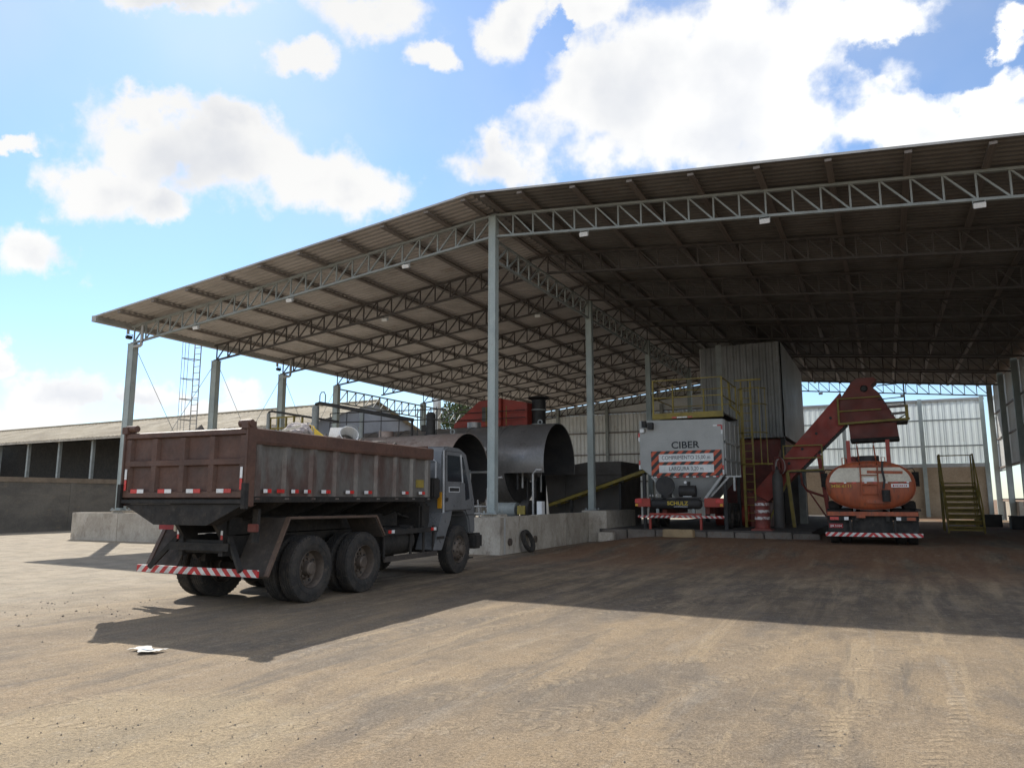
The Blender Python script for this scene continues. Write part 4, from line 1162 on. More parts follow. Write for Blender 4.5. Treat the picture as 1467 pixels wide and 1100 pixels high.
# --- cab
CW = 1.14
prof = [(6.06, 1.22), (6.04, 2.64), (6.12, 2.77), (6.28, 2.82), (6.85, 2.80), (7.16, 2.70), (7.46, 2.02), (7.60, 1.62), (7.64, .86), (7.36, .86), (7.30, 1.18), (7.12, 1.38), (6.55, 1.38), (6.33, 1.22)]
b = MB(); b.prism(prof, lambda p, q, t_: (t_, p, q), -CW, CW); cab = b.build('cab', cabm, T, bevel=.035, smooth=True)
for s in (-1, 1):
    fx = lambda p, q, t_, s=s: (s * (CW + t_), p, q)
    b = MB(); b.prism([(6.16, 1.40), (6.14, 2.70), (6.92, 2.70), (7.02, 2.60), (7.30, 1.98), (7.40, 1.64), (7.40, 1.42)], fx, .003, .016); dr = b.build('door', cabm, cab, bevel=.004)
    b = MB(); b.prism([(6.148, 1.385), (6.128, 2.715), (6.93, 2.715), (7.035, 2.61), (7.315, 1.985), (7.415, 1.645), (7.415, 1.405)], fx, .0005, .0025); b.build('door_seam', dark, cab)
    b = MB(); b.prism([(6.24, 2.04), (6.22, 2.62), (6.80, 2.62), (6.90, 2.04)], fx, .0165, .022); b.build('window', glass, dr)
    b = MB(); b.prism([(6.96, 2.04), (6.86, 2.62), (6.95, 2.60), (7.23, 1.98), (7.30, 1.66), (7.10, 1.62), (7.06, 2.0)], fx, .0165, .022); b.build('quarter_window', glass, dr)
    b = MB(); b.beam(fx(6.93, 2.02, .024), fx(6.83, 2.65, .024), .05, .02, (s, 0, 0)); b.build('window_post', cabt, dr)
    b = MB(); b.prism([(6.30, 1.80), (6.30, 1.92), (6.80, 1.92), (6.80, 1.80)], fx, .0145, .022); bd = b.build('badge', cabt, dr)
    b = MB(); b.prism([(6.33, 1.82), (6.33, 1.90), (6.77, 1.90), (6.77, 1.82)], fx, .0225, .025); b.build('badge_panel', dark, bd)
    b = MB(); b.prism([(6.16, 1.60), (6.16, 1.68), (6.26, 1.68), (6.26, 1.60)], fx, .0145, .03); b.build('handle', dark, dr)
    b = MB(); b.beam(fx(6.09, 1.30, .008), fx(6.07, 2.72, .008), .05, .02, (s, 0, 0)); b.build('pillar_trim', cabt, cab)
    MB().bx(s * 1.08 - .05, s * 1.08 + .05, 6.02, 6.045, 1.45, 1.80).build('side_marker', amber, cab)
    b = MB(); b.beam(fx(7.03, 2.66, -.01), fx(7.33, 2.0, -.01), .05, .03, (s, 0, 0)); b.beam(fx(7.33, 2.0, -.01), fx(7.52, 1.5, -.01), .05, .03, (s, 0, 0)); b.build('windscreen_pillar', cabm, cab)
    b = MB(); b.prism([(6.30, 1.28), (6.30, 1.30), (7.55, 1.30), (7.55, 1.28)], fx, .001, .006); b.build('panel_seam', dark, cab)
    # front mudguard with steps
    b = MB(); b.prism([(6.42, 1.40), (5.98, 1.34), (5.62, .58), (5.98, .56), (6.20, .96), (6.36, 1.20)], fx, -.42, .05); b.build('front_mudguard', cabm, T, bevel=.015)
    b = MB(); b.prism([(5.74, .80), (5.74, .86), (6.06, .86), (6.06, .80)], fx, .0505, .06); b.build('step', black, T)
    b = MB(); b.prism([(7.0, 2.50), (7.0, 2.15), (7.18, 2.15), (7.18, 2.5)], lambda p, q, t_, s=s: (s * (CW + .16 + t_), p + .28, q), 0, .07) if s < 0 else b.add([], [])
    if s < 0:
        b.beam((-CW - .01, 7.4, 2.42), (-CW - .18, 7.46, 2.42), .02, .02); b.build('mirror', black, T)
    b = MB(); b.lathe((s * CW * .6, 7.62, 1.12), (0, 1, 0), [(-.02, .001), (-.02, .1), (.03, .1), (.045, .085), (.05, .001)], 20); b.build('headlight', whiter, T, smooth=True)
b = MB(); b.prism([(-.95, 2.02), (-.92, 2.60), (.92, 2.60), (.95, 2.02)], lambda p, q, t_: (p, 7.46 - (q - 2.02) * .441 + t_, q), .0, .02); b.build('windscreen', glass, cab)
b = MB(); b.prism([(-.75, 2.12), (-.75, 2.58), (.75, 2.58), (.75, 2.12)], lambda p, q, t_: (p, 6.044 - t_, q), 0, .008); b.build('rear_window', glass, cab)
b = MB(); b.tube([(.25, 5.98, 2.5), (.95, 5.98, 2.5), (1.0, 5.98, 2.46), (1.0, 5.98, 2.0)], .018, 8); b.build('rear_rail', cabt, cab, smooth=True)
MB().bx(-1.22, 1.22, 7.50, 7.88, .50, .86).build('front_bumper', black, T, bevel=.05)
b = MB(); b.bx(.85, .95, 7.40, 7.50, .30, .52); b.bx(.72, 1.10, 7.38, 7.62, .28, .31); b.build('tow_hook', black, T)
for k in range(4):
    b = MB(); b.tube([(.2 + .12 * k, 5.35, 1.45 - .05 * k), (.24 + .12 * k, 5.6, 1.25), (.3 + .12 * k, 5.95, 1.35 + .05 * k)], .022, 7); b.build('air_hose', black, T, smooth=True)
b = MB(); b.tube([(-.5, 5.8, 1.2), (-.5, 5.8, 2.75)], .07, 12); b.build('exhaust', rimm, T, smooth=True)
MB().bx(-.7, .7, 6.2, 7.3, .75, 1.2).build('engine_block', black, T, bevel=.05)

# --- load in the tipper body: every piece rests in it and is a thing of its own
TM = Matrix.Translation((-9.62, 8.06, 0)) @ Matrix.Rotation(radians(2.0), 4, 'Z')
def in_truck(v): return TM @ Vector(v)
rl = random.Random(12)
b = MB()
n = 26
top = {}
for j in range(n):
    for i in range(12):
        x = -1.12 + 2.24 * i / 11; y = .2 + 4.95 * j / (n - 1)
        z = 2.28 + .30 * (1 - (x / 1.2) ** 2) * (.7 + .3 * sin(j * .8)) + rl.uniform(-.05, .05)
        b.v.append(tuple(in_truck((x, y, z))))
for j in range(n - 1):
    for i in range(11): b.f.append((j * 12 + i, j * 12 + i + 1, j * 12 + 13 + i, j * 12 + 12 + i))
for k in range(150):
    c = in_truck((rl.uniform(-.9, 1.02), rl.uniform(.5, 3.5), rl.uniform(2.50, 2.74)))
    s0 = rl.uniform(.04, .15)
    vs = [c + Vector(q) * s0 * rl.uniform(.6, 1.2) for q in ((1, 0, 0), (-1, 0, 0), (0, 1, 0), (0, -1, 0), (.2, .1, 1), (0, 0, -1), (.6, .6, .5), (-.6, -.5, .5))]
    b.add(vs, [(0, 6, 4), (6, 2, 4), (2, 1, 4), (1, 7, 4), (7, 3, 4), (3, 0, 4), (0, 2, 6), (1, 3, 7), (2, 0, 5), (1, 2, 5), (3, 1, 5), (0, 3, 5)])
b.build('rubble_load', mat('mixed_rubble', (.26, .215, .185), (.10, .085, .072), rough=.9, sc=4, lo=.42, hi=.58, bump=.4), kind='stuff')
tag(bpy.data.objects['rubble_load'], 'dark loose rubble filling the body of the tipper truck', 'rubble')
def bucket(name, loc, r, h, tilt, m, label, inner):
    t = thing(name, label, 'bucket', loc)
    t.rotation_euler = tilt
    b = MB(); b.lathe((0, 0, 0), (0, 0, 1), [(0, .001), (0, r * .84), (h * .86, r * .97), (h * .86, r * 1.06), (h * .92, r * 1.06), (h * .92, r), (h, r), (h, r * .93), (.02, r * .8), (.02, .001)], 28); b.build('pail', m, t, smooth=True)
    b = MB(); b.tube([(r * 1.05 * cos(a), r * 1.05 * sin(a) , h * .8 + .12 * sin(a)) for a in [pi * k / 12 for k in range(13)]], .008, 6); b.build('handle', steel, t)
    b = MB(); b.tube([(0, 0, .03), (0, 0, h * .45)], [r * .78, r * .84], 20); b.build('residue', inner, t)
bucket('yellow_bucket', in_truck((.45, 2.75, 2.62)), .19, .42, (radians(60), 0, radians(-20)), yellow2, 'yellow plastic bucket tipped over in the tipper truck load', scrapm)
bucket('white_bucket', in_truck((.80, 2.95, 2.60)), .175, .40, (radians(50), radians(30), radians(30)), white, 'white plastic bucket tipped over in the load beside the yellow bucket', scrapm)
def lump(name, loc, d, seed, m, label, cat, group=None):
    r = random.Random(seed)
    bm = bmesh.new(); bmesh.ops.create_icosphere(bm, subdivisions=3, radius=1)
    ph = [r.uniform(0, 6) for _ in range(6)]
    for v in bm.verts:
        c = v.co; k = 1 + .16 * sin(3 * c.x + ph[0]) * sin(4 * c.y + ph[1]) + .10 * sin(7 * c.z + ph[2] + 3 * c.x) + .07 * sin(11 * c.y + ph[3]) + r.uniform(-.05, .05)
        v.co = Vector((c.x * d[0] * k, c.y * d[1] * k, c.z * d[2] * k))
    me = bpy.data.meshes.new(name); bm.to_mesh(me); bm.free(); me.materials.append(m)
    o = bpy.data.objects.new(name, me); COL.objects.link(o); o.location = loc
    o.rotation_euler = (r.uniform(-.3, .3), r.uniform(-.3, .3), r.uniform(0, 3))
    tag(o, label, cat, group); return o
for k, (x, y, z, d, lab) in enumerate(((.45, 2.15, 2.76, (.24, .2, .19), 'crumpled pale sack in the truck load left of the yellow bucket'), (.15, 2.45, 2.84, (.24, .26, .19), 'pale sack standing highest in the truck load behind the yellow bucket'), (.55, 1.75, 2.70, (.22, .2, .15), 'small pale sack nearest the yellow guardrail in the truck load'))):
    lump('sack', in_truck((x, y, z)), d, 30 + k, sackm, lab, 'sack', 'pale sacks in the tipper load')
t = MB().box((0, 0, 0), (.42, .30, .05)).build('board_offcut', white, bevel=.006)
t.location = in_truck((.45, 3.25, 2.86)); t.rotation_euler = (radians(70), 0, radians(14)); tag(t, 'white board offcut sticking up from the truck load', 'board')
t = MB().beam((-.35, 0, -.12), (.35, 0, .12), .05, .035).build('plank', band); t.location = in_truck((.75, 1.25, 2.74)); t.rotation_euler = (0, 0, radians(40)); tag(t, 'thin pale plank sticking up near the rear of the truck load', 'plank')
b = MB()
for k in range(60):
    p = Vector((rl.uniform(-1.0, .75), rl.uniform(3.4, 4.9), rl.uniform(2.50, 2.78)))
    d = Vector((rl.gauss(0, .5), rl.gauss(0, 1), rl.gauss(0, .12))).normalized() * rl.uniform(.25, .6)
    q1 = p + d; q1.x = max(-1.1, min(1.1, q1.x)); q1.z = max(2.4, min(2.86, q1.z)); q1.y = min(5.0, q1.y)
    b.tube([in_truck(p), in_truck((p + q1) / 2 + Vector((0, 0, rl.uniform(-.06, .06)))), in_truck(q1)], rl.uniform(.012, .035), 5)
o = b.build('scrap_heap', scrapm, kind='stuff'); tag(o, 'tangled dark scrap and branches at the front of the truck load', 'scrap')

# --- bitumen tanker
K = thing('tanker_truck', 'orange and cream oval tanker truck backed under the red hopper', 'truck', (-.38, 24.9, .295), radians(1.0))
def ov(a, bq, k=40, n=2.35):
    out = []
    for i in range(k):
        t_ = 2 * pi * i / k; c, s = cos(t_), sin(t_)
        out.append((a * (abs(c) ** (2 / n)) * (1 if c >= 0 else -1), bq * (abs(s) ** (2 / n)) * (1 if s >= 0 else -1)))
    return out
A_, B_, ZC = 1.21, .715, 1.76
b = MB(); rings = [(-.0, .55), (-.07, .8), (-.05 + .05, .93), (.06, .985), (.12, 1.0), (5.2, 1.0), (5.3, .9), (5.32, .4)]
rings = [(-.075, .02), (-.07, .55), (-.04, .85), (.0, .96), (.06, 1.0), (5.2, 1.0), (5.28, .9), (5.32, .02)]
m_ = 40
for y, k in rings:
    for p, q in ov(A_ * k, B_ * k): b.v.append((p, y, ZC + q))
for i in range(len(rings) - 1):
    for k in range(m_): b.f.append((i * m_ + k, i * m_ + (k + 1) % m_, (i + 1) * m_ + (k + 1) % m_, (i + 1) * m_ + k))
tk_ = b.build('tank', orange, K, smooth=True, ang=50)
for y in (.06, 1.8, 3.5, 5.1):
    b = MB(); o1 = ov(A_ + .012, B_ + .012); o2 = ov(A_ + .0, B_ + .0)
    n0 = len(o1)
    vs = [(p, y, ZC + q) for p, q in o1] + [(p, y + .07, ZC + q) for p, q in o1] + [(p, y, ZC + q) for p, q in o2] + [(p, y + .07, ZC + q) for p, q in o2]
    fs = []
    for k in range(n0):
        j = (k + 1) % n0
        fs += [(k, j, n0 + j, n0 + k), (k, 2 * n0 + k, 2 * n0 + j, j), (n0 + k, n0 + j, 3 * n0 + j, 3 * n0 + k)]
    b.add(vs, fs); b.build('tank_hoop', orange, K, smooth=True)
# cream band on the rear head (follows the oval)
def clip_band(z0, z1, inset, n=16):
    pts = []
    for k in range(n + 1):
        z = z0 + (z1 - z0) * k / n; q = (z - ZC) / B_
        x = A_ * (max(0., 1 - abs(q) ** 2.35)) ** (1 / 2.35) - inset
        pts.append((x, z))
    return [(x, z) for x, z in pts] + [(-x, z) for x, z in reversed(pts)]
b = MB(); b.prism(clip_band(1.86, 2.28, .10), lambda p, q, t_: (p, -.082 - t_, q), 0, .008); bd = b.build('cream_panel', band, K)
MB().box((.42, -.094, 2.14), (.95, .006, .085), Matrix.Rotation(radians(2), 3, 'Y')).build('orange_stroke', orange, bd)
MB().box((-.02, -.0935, 1.93), (.28, .006, .11)).build('notice', white, bd)
text('phone_number', '3436-6111', .115, lettery, K, (-.78, -.088, 1.735), width=.56)
sg = MB().box((.80, -.088, 1.745), (.46, .012, .105)).build('firm_sign', white, K); 
for k_, (w_, h_) in enumerate(((.05, .06), (.03, .04), (.045, .045), (.02, .07), (.05, .04), (.04, .045), (.02, .06), (.045, .045))):
    MB().box((.63 + .048 * k_, -.0955, 1.742), (w_ * .75, .002, h_)).build('worn_lettering', letterr, sg)
for k in range(8): reflector(K, (-.98 + .28 * k, -.086, 1.84), 'x', .065, .035, (1, 0) if k % 2 else (1, 1))
# posts, ladder and hatches on top
for x, h in ((-.52, 3.12), (.56, 3.12)):
    MB().bx(x - .055, x + .055, .15, .26, ZC + B_ - .16, h).build('top_post', redp, K)
    MB().tube([(x - .1, .2, ZC + B_ - .06), (x - .1, .2, ZC + B_ + .12), (x - .2, .2, ZC + B_ + .12), (x - .2, .2, ZC + B_ - .1)], .016, 6).build('grab_loop', orange, K)
for x in (-.23, .23):
    b = MB(); b.tube([(x, -.14, 1.45), (x, -.14, 2.36), (x - .02, .02, 2.55), (x - .05, .3, 2.95), (x - .05, .3, 3.05)], .02, 8); b.build('ladder_stile', orange, K, smooth=True)
for z in (1.50, 1.78, 2.06, 2.34): MB().tube([(-.23, -.14, z), (.23, -.14, z)], .016, 6).build('ladder_rung', orange, K)
b = MB(); b.tube([(0, .9, ZC + B_ - .02), (0, .9, ZC + B_ + .2)], .32, 24); b.build('hatch', dark, K, smooth=True)
b = MB(); b.lathe((-.42, 1.2, ZC + B_ + .04), (0, 0, 1), [(-.1, .25), (.05, .24), (.15, .14), (.18, .01)], 20); b.build('dome_cover', redd, K, smooth=True)
MB().bx(-.1, .68, 5.6, 6.6, 2.56, 2.72).build('roof_fairing', mat('grey_plastic', (.14, .14, .135), rough=.6), K, bevel=.05)
b = MB(); b.tube([(.38, -.13, 2.45), (.36, -.16, 2.2), (.40, -.15, 1.9), (.36, -.15, 1.65)], .03, 8); b.build('hose', dark, K, smooth=True)
b = MB(); b.tube([(.42, -.16, 1.28), (.42, -.16, 1.62)], .11, 14); b.build('valve', black, K, smooth=True)
MB().bx(-.12, .52, -.10, .02, 1.22, 1.34).build('outlet_box', orange, K, bevel=.02)
# chassis, lamps, mudguards, bumper, wheels
for s in (-1, 1): MB().bx(s * .42 - .05, s * .42 + .05, .05, 8.0, .70, .98).build('chassis_rail', black, K)
rb = MB().bx(-1.22, 1.22, .0, .10, .86, .98).build('lamp_beam', orange, K)
MB().bx(-.42, -.18, -.02, -.001, .80, .97).build('beam_plate', orange, K)
for s in (-1, 1):
    MB().bx(s * .90 - .26, s * .90 + .26, -.035, .05, .72, .84).build('lamp_board', black, K)
    MB().bx(s * 1.03 - .12, s * 1.03 + .12, -.05, -.036, .735, .825).build('tail_lamp', redr if s < 0 else orange, K)
    MB().bx(s * .70 - .06, s * .70 + .06, -.05, -.036, .735, .825).build('reverse_lamp', whiter, K)
    MB().bx(s * .92 - .30, s * .92 + .30, .10, .13, .24, .72).build('mud_flap', black, K)
    b = MB(); pth = [(.16, .75), (.42, 1.06), (2.9, 1.06), (3.15, .75)]
    b.prism(pth + [(p, q - .03) for p, q in reversed(pth)], lambda p, q, t_, s=s: (s * t_, p, q), .55, 1.24); b.build('mudguard', black, K)
    b = MB(); b.prism([(.3, 1.07), (2.8, 1.07), (2.6, 1.30), (.6, 1.30)], lambda p, q, t_, s=s: (s * t_, p, q), .86, 1.2); b.build('tool_box', black, K, bevel=.03)
    for y in (1.0, 2.35):
        wheel(K, s * 1.08, y, .5, .27, s, -1); wheel(K, s * .77, y, .5, .27, -s, -1)
    wheel(K, s * 1.0, 6.6, .5, .28, s, 1)
MB().bx(-.55, .55, .14, .22, .35, .9).build('rear_cross_member', black, K)
MB().bx(-1.3, 1.3, -.02, .02, -.058, .058).build('bumper_bar', redwhite, K, bevel=.006).location = (0, -.06, .31)
for s in (-1, 1): MB().bx(s * .6 - .03, s * .6 + .03, -.038, .14, .36, .75).build('bumper_stay', black, K)
pl = MB().box((-1.0, .085, .56), (.38, .012, .13)).build('number_plate', platem, K)
text('plate_lettering', 'JJB 5104', .075, whiter, pl, (-1.0, .077, .555), width=.32)
b = MB(); b.prism([(5.6, .62), (5.6, 2.5), (5.75, 2.56), (6.9, 2.55), (7.35, 1.7), (7.4, .62)], lambda p, q, t_: (t_, p, q), -1.13, 1.13); cb = b.build('cab', white, K, bevel=.05, smooth=True)
b = MB(); b.prism([(-.8, 1.75), (-.8, 2.35), (.8, 2.35), (.8, 1.75)], lambda p, q, t_: (p, 5.598 - t_, q), 0, .01); b.build('rear_window', glass, cb)
for s in (-1, 1):
    b = MB(); b.prism([(5.95, 1.75), (5.95, 2.4), (6.75, 2.4), (7.0, 1.75)], lambda p, q, t_, s=s: (s * (1.131 + t_), p, q), 0, .01); b.build('window', glass, cb)
    b = MB(); b.tube([(s * 1.13, 6.9, 2.45), (s * 1.50, 7.0, 2.50), (s * 1.56, 7.0, 2.4), (s * 1.56, 7.0, 1.75), (s * 1.14, 6.95, 1.7)], .018, 8); b.bx(s * 1.58 - .12, s * 1.58 + .12, 6.97, 7.05, 1.82, 2.36); b.build('mirror', black, K)
b = MB(); b.bx(1.16, 1.30, .0, 5.0, 1.0, 1.06); b.build('side_walkway', black, K)

# ------------------------------------------------------------------ asphalt plant
C_ = thing('mobile_silo', 'grey mobile asphalt silo trailer with yellow top railing and wide load board', 'silo', (-6.82, 28.2, .54))
cx = lambda x: x + 6.82
FZ = .54
def cq(x, y, z): return (x + 6.82, y - 28.2, z - FZ)
face = [(-8.41, 4.66), (-5.20, 4.60), (-5.22, 2.52), (-8.0, 2.52), (-8.41, 2.86)]
b = MB(); b.prism(face, lambda p, q, t_: cq(p, t_, q), 28.2, 31.4); body = b.build('bin', greyp, C_, bevel=.02)
b = MB()
for z in (3.1, 3.75): b.bx(*[v for v in (cx(-5.195), cx(-5.15))], .05, 3.15, z - FZ - .04, z - FZ + .04)
for y in (.05, 1.1, 2.2, 3.1): b.bx(cx(-5.195), cx(-5.155), y, y + .07, 2.55 - FZ, 4.58 - FZ)
b.build('side_rib', greyp, body)
b = MB()
vs = [cq(-7.85, 28.25, 2.515), cq(-5.25, 28.25, 2.515), cq(-5.25, 31.3, 2.515), cq(-7.85, 31.3, 2.515), cq(-7.1, 28.9, 1.55), cq(-6.0, 28.9, 1.55), cq(-6.0, 30.6, 1.55), cq(-7.1, 30.6, 1.55)]
b.add(vs, [(0, 1, 5, 4), (1, 2, 6, 5), (2, 3, 7, 6), (3, 0, 4, 7), (4, 5, 6, 7)]); b.build('hopper', greyp, C_)
b = MB(); b.beam(cq(-5.3, 28.15, 2.5), cq(-5.98, 28.15, 1.62), .09, .09); b.beam(cq(-5.1, 28.3, 2.45), cq(-5.75, 28.3, 1.75), .07, .07); b.beam(cq(-5.2, 28.3, 2.47), cq(-4.65, 28.3, 2.47), .06, .06); b.beam(cq(-4.9, 28.3, 2.47), cq(-4.9, 28.3, 1.95), .07, .07); b.build('hopper_brace', greyp, C_)
b = MB(); b.beam(cq(-7.95, 28.2, 2.5), cq(-7.3, 28.2, 1.7), .06, .08); b.build('hopper_brace', greyp, C_)
b = MB(); b.bx(cx(-7.86), cx(-5.18), -.06, .12, 4.68 - FZ, 4.90 - FZ); plat = b.build('platform_edge', yellow, C_, bevel=.008)
b = MB(); b.bx(cx(-7.84), cx(-5.2), .125, 3.1, 4.80 - FZ, 4.86 - FZ); b.build('platform_deck', binm, C_)
for p, q in (((-7.82, 28.2), (-5.2, 28.2)), ((-5.22, 28.25), (-5.22, 31.2)), ((-7.8, 28.25), (-7.8, 31.2)), ((-7.8, 31.2), (-5.2, 31.2))):
    for z in (5.5, 6.18):
        MB().beam(cq(p[0], p[1], z), cq(q[0], q[1], z), .035, .035).build('rail', yellow if p[1] != 31.2 or z > 6 else yellow, C_)
for x, y in ((-7.82, 28.2), (-5.2, 28.2), (-7.8, 31.2), (-5.2, 31.2), (-7.4, 29.6), (-6.5, 31.2)):
    MB().beam(cq(x, y, 4.86), cq(x, y, 6.2), .06, .06).build('rail_post', yellow, C_)
for x, c in ((-7.0, redr), (-6.8, whiter), (-6.6, whiter), (-6.4, redr)): MB().box(cq(x, 28.2 - .066, 4.72), (.18, .008, .05)).build('reflector', c, plat)
b = MB(); b.tube([cq(-8.15, 28.0, 4.62), cq(-8.15, 28.0, 4.38)], .10, 12); b.bx(cx(-8.0), cx(-7.82), -.28, -.02, 4.3 - FZ, 4.55 - FZ); b.build('vibrator_motor', dark, C_)
MB().box(cq(-8.25, 28.1, 4.25), (.16, .14, .14)).build('junction_box', whiter, C_)
# corner reflectors
for (x, z, ax_) in ((-8.42, 4.02, 'z'), (-8.42, 2.95, 'z'), (-5.26, 4.2, 'z'), (-5.26, 2.72, 'z')): reflector(C_, cq(x, 28.195, z), ax_, .17, .06, (1, 0))
reflector(C_, cq(-5.42, 28.195, 4.36), 'x', .16, .05, (0, 1))
for k in range(7): reflector(C_, cq(-7.75 + .37 * k, 28.17, 2.475), 'x', .11, .045, (k % 2, 1 - k % 2))
# wide-load board and lettering
sb = MB().box((0, 0, 0), (2.66, .02, .94)).build('warning_board', redblack, C_); sb.location = cq(-6.62, 28.17, 2.985)
for z, s_ in ((.205, 'COMPRIMENTO 25,00 m'), (-.21, 'LARGURA 3,20 m')):
    MB().box((0, -.0135, z), (2.06, .006, .29)).build('board_panel', whiter, sb)
    text('board_lettering', s_, .20, letter, sb, (0, -.018, z), width=1.82 if z > 0 else 1.28)
text('maker_lettering', 'CIBER', .36, letter, C_, cq(-6.64, 28.192, 3.66), width=1.06, bold=.006)
# compressor slung under the hopper
cp = thing('air_compressor', 'dark air compressor with a horizontal tank below the silo hopper', 'compressor', (-6.99, 27.95, .54))
b = MB(); b.lathe((-.98, 0, .93), (1, 0, 0), [(0, .001), (.02, .1), (.08, .17), (.14, .19), (1.82, .19), (1.88, .17), (1.94, .1), (1.96, .001)], 28); b.build('air_tank', dark, cp, smooth=True)
text('tank_lettering', 'SCHULZ', .19, lettery, cp, (.10, -.196, .95), width=.78, bold=.004)
text('tank_small_lettering', 'COMPRESSORES', .06, whiter, cp, (.22, -.196, .83), width=.5)
for x in (-.7, .65): MB().bx(x - .05, x + .05, -.06, .06, .44, .75).build('foot', steel, cp)
MB().bx(-.9, .9, -.12, .14, 1.13, 1.17).build('base_plate', dark, cp)
b = MB(); b.tube([(-.35, 0, 1.17), (-.35, 0, 1.75)], .2, 16); b.lathe((-.35, -.1, 1.6), (0, 1, 0), [(-.1, .001), (-.1, .36), (-.04, .36), (-.04, .001)], 28); b.build('pump_head', dark, cp, smooth=True)
b = MB(); b.tube([(.15, 0, 1.4), (.75, 0, 1.4)], .21, 18); b.tube([(.5, 0, 1.6), (.5, 0, 1.75)], .06, 10); b.build('motor', dark, cp, smooth=True)
b = MB(); b.lathe((.42, -.22, 1.72), (0, 1, 0), [(-.015, .001), (-.015, .05), (.015, .05), (.015, .001)], 14); b.build('gauge', whiter, cp)
b = MB(); b.tube([(.3, -.14, 1.2), (.62, -.14, 1.2)], .018, 8); b.build('outlet_pipe', whiter, cp)
for x in (-.95, -.85, -.7): MB().box((x, -.1, 1.24), (.05, .05, .08)).build('fitting', galv, cp)
# lamps, legs and striped bar of the silo trailer
for s, x in ((-1, -8.18), (1, -5.57)):
    lb = MB().bx(cx(x) - .25 - (.10 if s > 0 else 0), cx(x) + .25 + (.10 if s > 0 else 0), -.42, -.36, 1.36 - FZ, 1.68 - FZ).build('lamp_board', redp, C_, bevel=.01)
    MB().box((cx(x) + s * .2, -.43, 1.58 - FZ), (.26, .03, .16)).build('tail_lamp', redr, lb)
    MB().box((cx(x) + s * .27, -.43, 1.43 - FZ), (.1, .03, .09)).build('turn_lamp', amber, lb)
MB().bx(-1.6, 1.6, -.02, .02, -.045, .045).build('bumper_bar', redwhite2, C_, bevel=.006).location = cq(-6.83, 27.84, 1.0)
MB().bx(cx(-8.0), cx(-6.05), -.34, -.28, 1.06 - FZ, 1.13 - FZ).build('bumper_beam', redp, C_)
for x in (-7.98, -6.08): MB().bx(cx(x) - .04, cx(x) + .04, -.33, -.24, 0, 1.05 - FZ).build('stand', redp, C_)
for x in (-7.5, -5.9): MB().bx(cx(x) - .08, cx(x) + .08, .0, 3.4, 1.1 - FZ, 1.5 - FZ).build('chassis_beam', redd, C_)
for x in (-8.2, -5.35):
    for y in (1.2, 2.6): wheel(C_, cx(x), y, .48, .27, -1 if x < -6.8 else 1, -1)
for x in (-8.3, -5.25):
    for y in (.15, 3.05): MB().bx(cx(x) - .06, cx(x) + .06, y - .06, y + .06, 0, 2.6 - FZ).build('leg', dark, C_)

# caged yellow ladder beside the silo
L_ = thing('yellow_ladder', 'yellow caged access ladder standing beside the grey silo', 'ladder', (-5.05, 31.6, .54))
for x in (.0, .38): MB().beam((x, 0, 0), (x, 0, 5.9), .06, .06).build('stile', yellow, L_)
MB().beam((.03, -.25, 0), (.03, -.25, 5.6), .10, .10).build('mast', yellow, L_)
for k in range(18): bar('rung', yellow, L_, (0, 0, .25 + .31 * k), (.38, 0, .25 + .31 * k), .03, .03)
for z in (2.5, 3.75, 4.9, 5.55): MB().tube([(.19 - .55 * cos(pi * q / 10) + .25, -.55 * sin(pi * q / 10) - .05, z) for q in range(11)], .022, 6).build('hoop', yellow, L_)
for q in (1, 3, 5, 7, 9): MB().beam((.44 - .55 * cos(pi * q / 10), -.55 * sin(pi * q / 10) - .05, 2.45), (.44 - .55 * cos(pi * q / 10), -.55 * sin(pi * q / 10) - .05, 5.6), .03, .02).build('cage_bar', yellow, L_)
MB().beam((.0, -.25, 2.5), (1.15, -.25, 2.5), .05, .06).build('cross_bar', yellow, L_)
MB().beam((-.2, -.3, 5.92), (.85, -.3, 5.92), .06, .06).build('cross_bar', yellow, L_)
b = MB(); b.tube([(-.45, -.2, 5.9), (-.42, -.2, 4.9), (-.1, -.2, 4.6), (.05, -.2, 4.4)], .05, 8); b.build('hand_loop', yellow, L_, smooth=True)

# corrugated tower behind the silo
cladp = mat('plain_grey_panel', (.50, .50, .48), (.42, .42, .40), rough=.6, sc=.5, dirt=.2, dirtc=(.25, .22, .18), bump=.03)
tw = thing('clad_tower', 'tall tower clad in grey corrugated sheets hanging above the plant behind the silo', 'tower', (-6.1, 40, .3))
sheet_run('front_sheet', cladd, tw, (-6.95, 38, 4.6), (0, 0, 1), (1, 0, 0), (0, -1, 0), 4.7, 2.75, .31, .05, 3, Vector((6.1, -40, -.3)))
sheet_run('front_sheet', cladd, tw, (-8.05, 38.25, 4.6), (0, 0, 1), (1, 0, 0), (0, -1, 0), 4.7, .8, .28, .05, 3, Vector((6.1, -40, -.3)))
MB().bx(-7.24, -6.96, 38.05, 38.4, 4.6, 9.4).build('corner_duct', steel, tw, world=True)
MB().bx(-4.16, -4.10, 38.0, 48.4, 4.65, 9.3).build('side_panel', cladp, tw, world=True)
MB().bx(-8.05, -4.2, 48.3, 48.4, 4.65, 9.3).build('back_panel', clad, tw, world=True)
MB().bx(-8.1, -8.04, 38.3, 48.4, 4.65, 9.3).build('side_panel', cladp, tw, world=True)
for x in (-8.0, -4.25):
    for y in (38.3, 48.2): MB().bx(x - .1, x + .1, y - .1, y + .1, .5, 4.6).build('leg', dark, tw, world=True)
b = MB(); b.prism([(-7.9, 4.58), (-4.3, 4.58), (-4.9, 2.4), (-7.3, 2.4)], lambda p, q, t_: (p, t_, q), 38.6, 47.8); b.build('hopper', redd, tw, world=True)
MB().bx(-6.9, -5.2, 37.4, 40, .54, 2.4).build('dryer_drum_box', redd, tw, world=True)
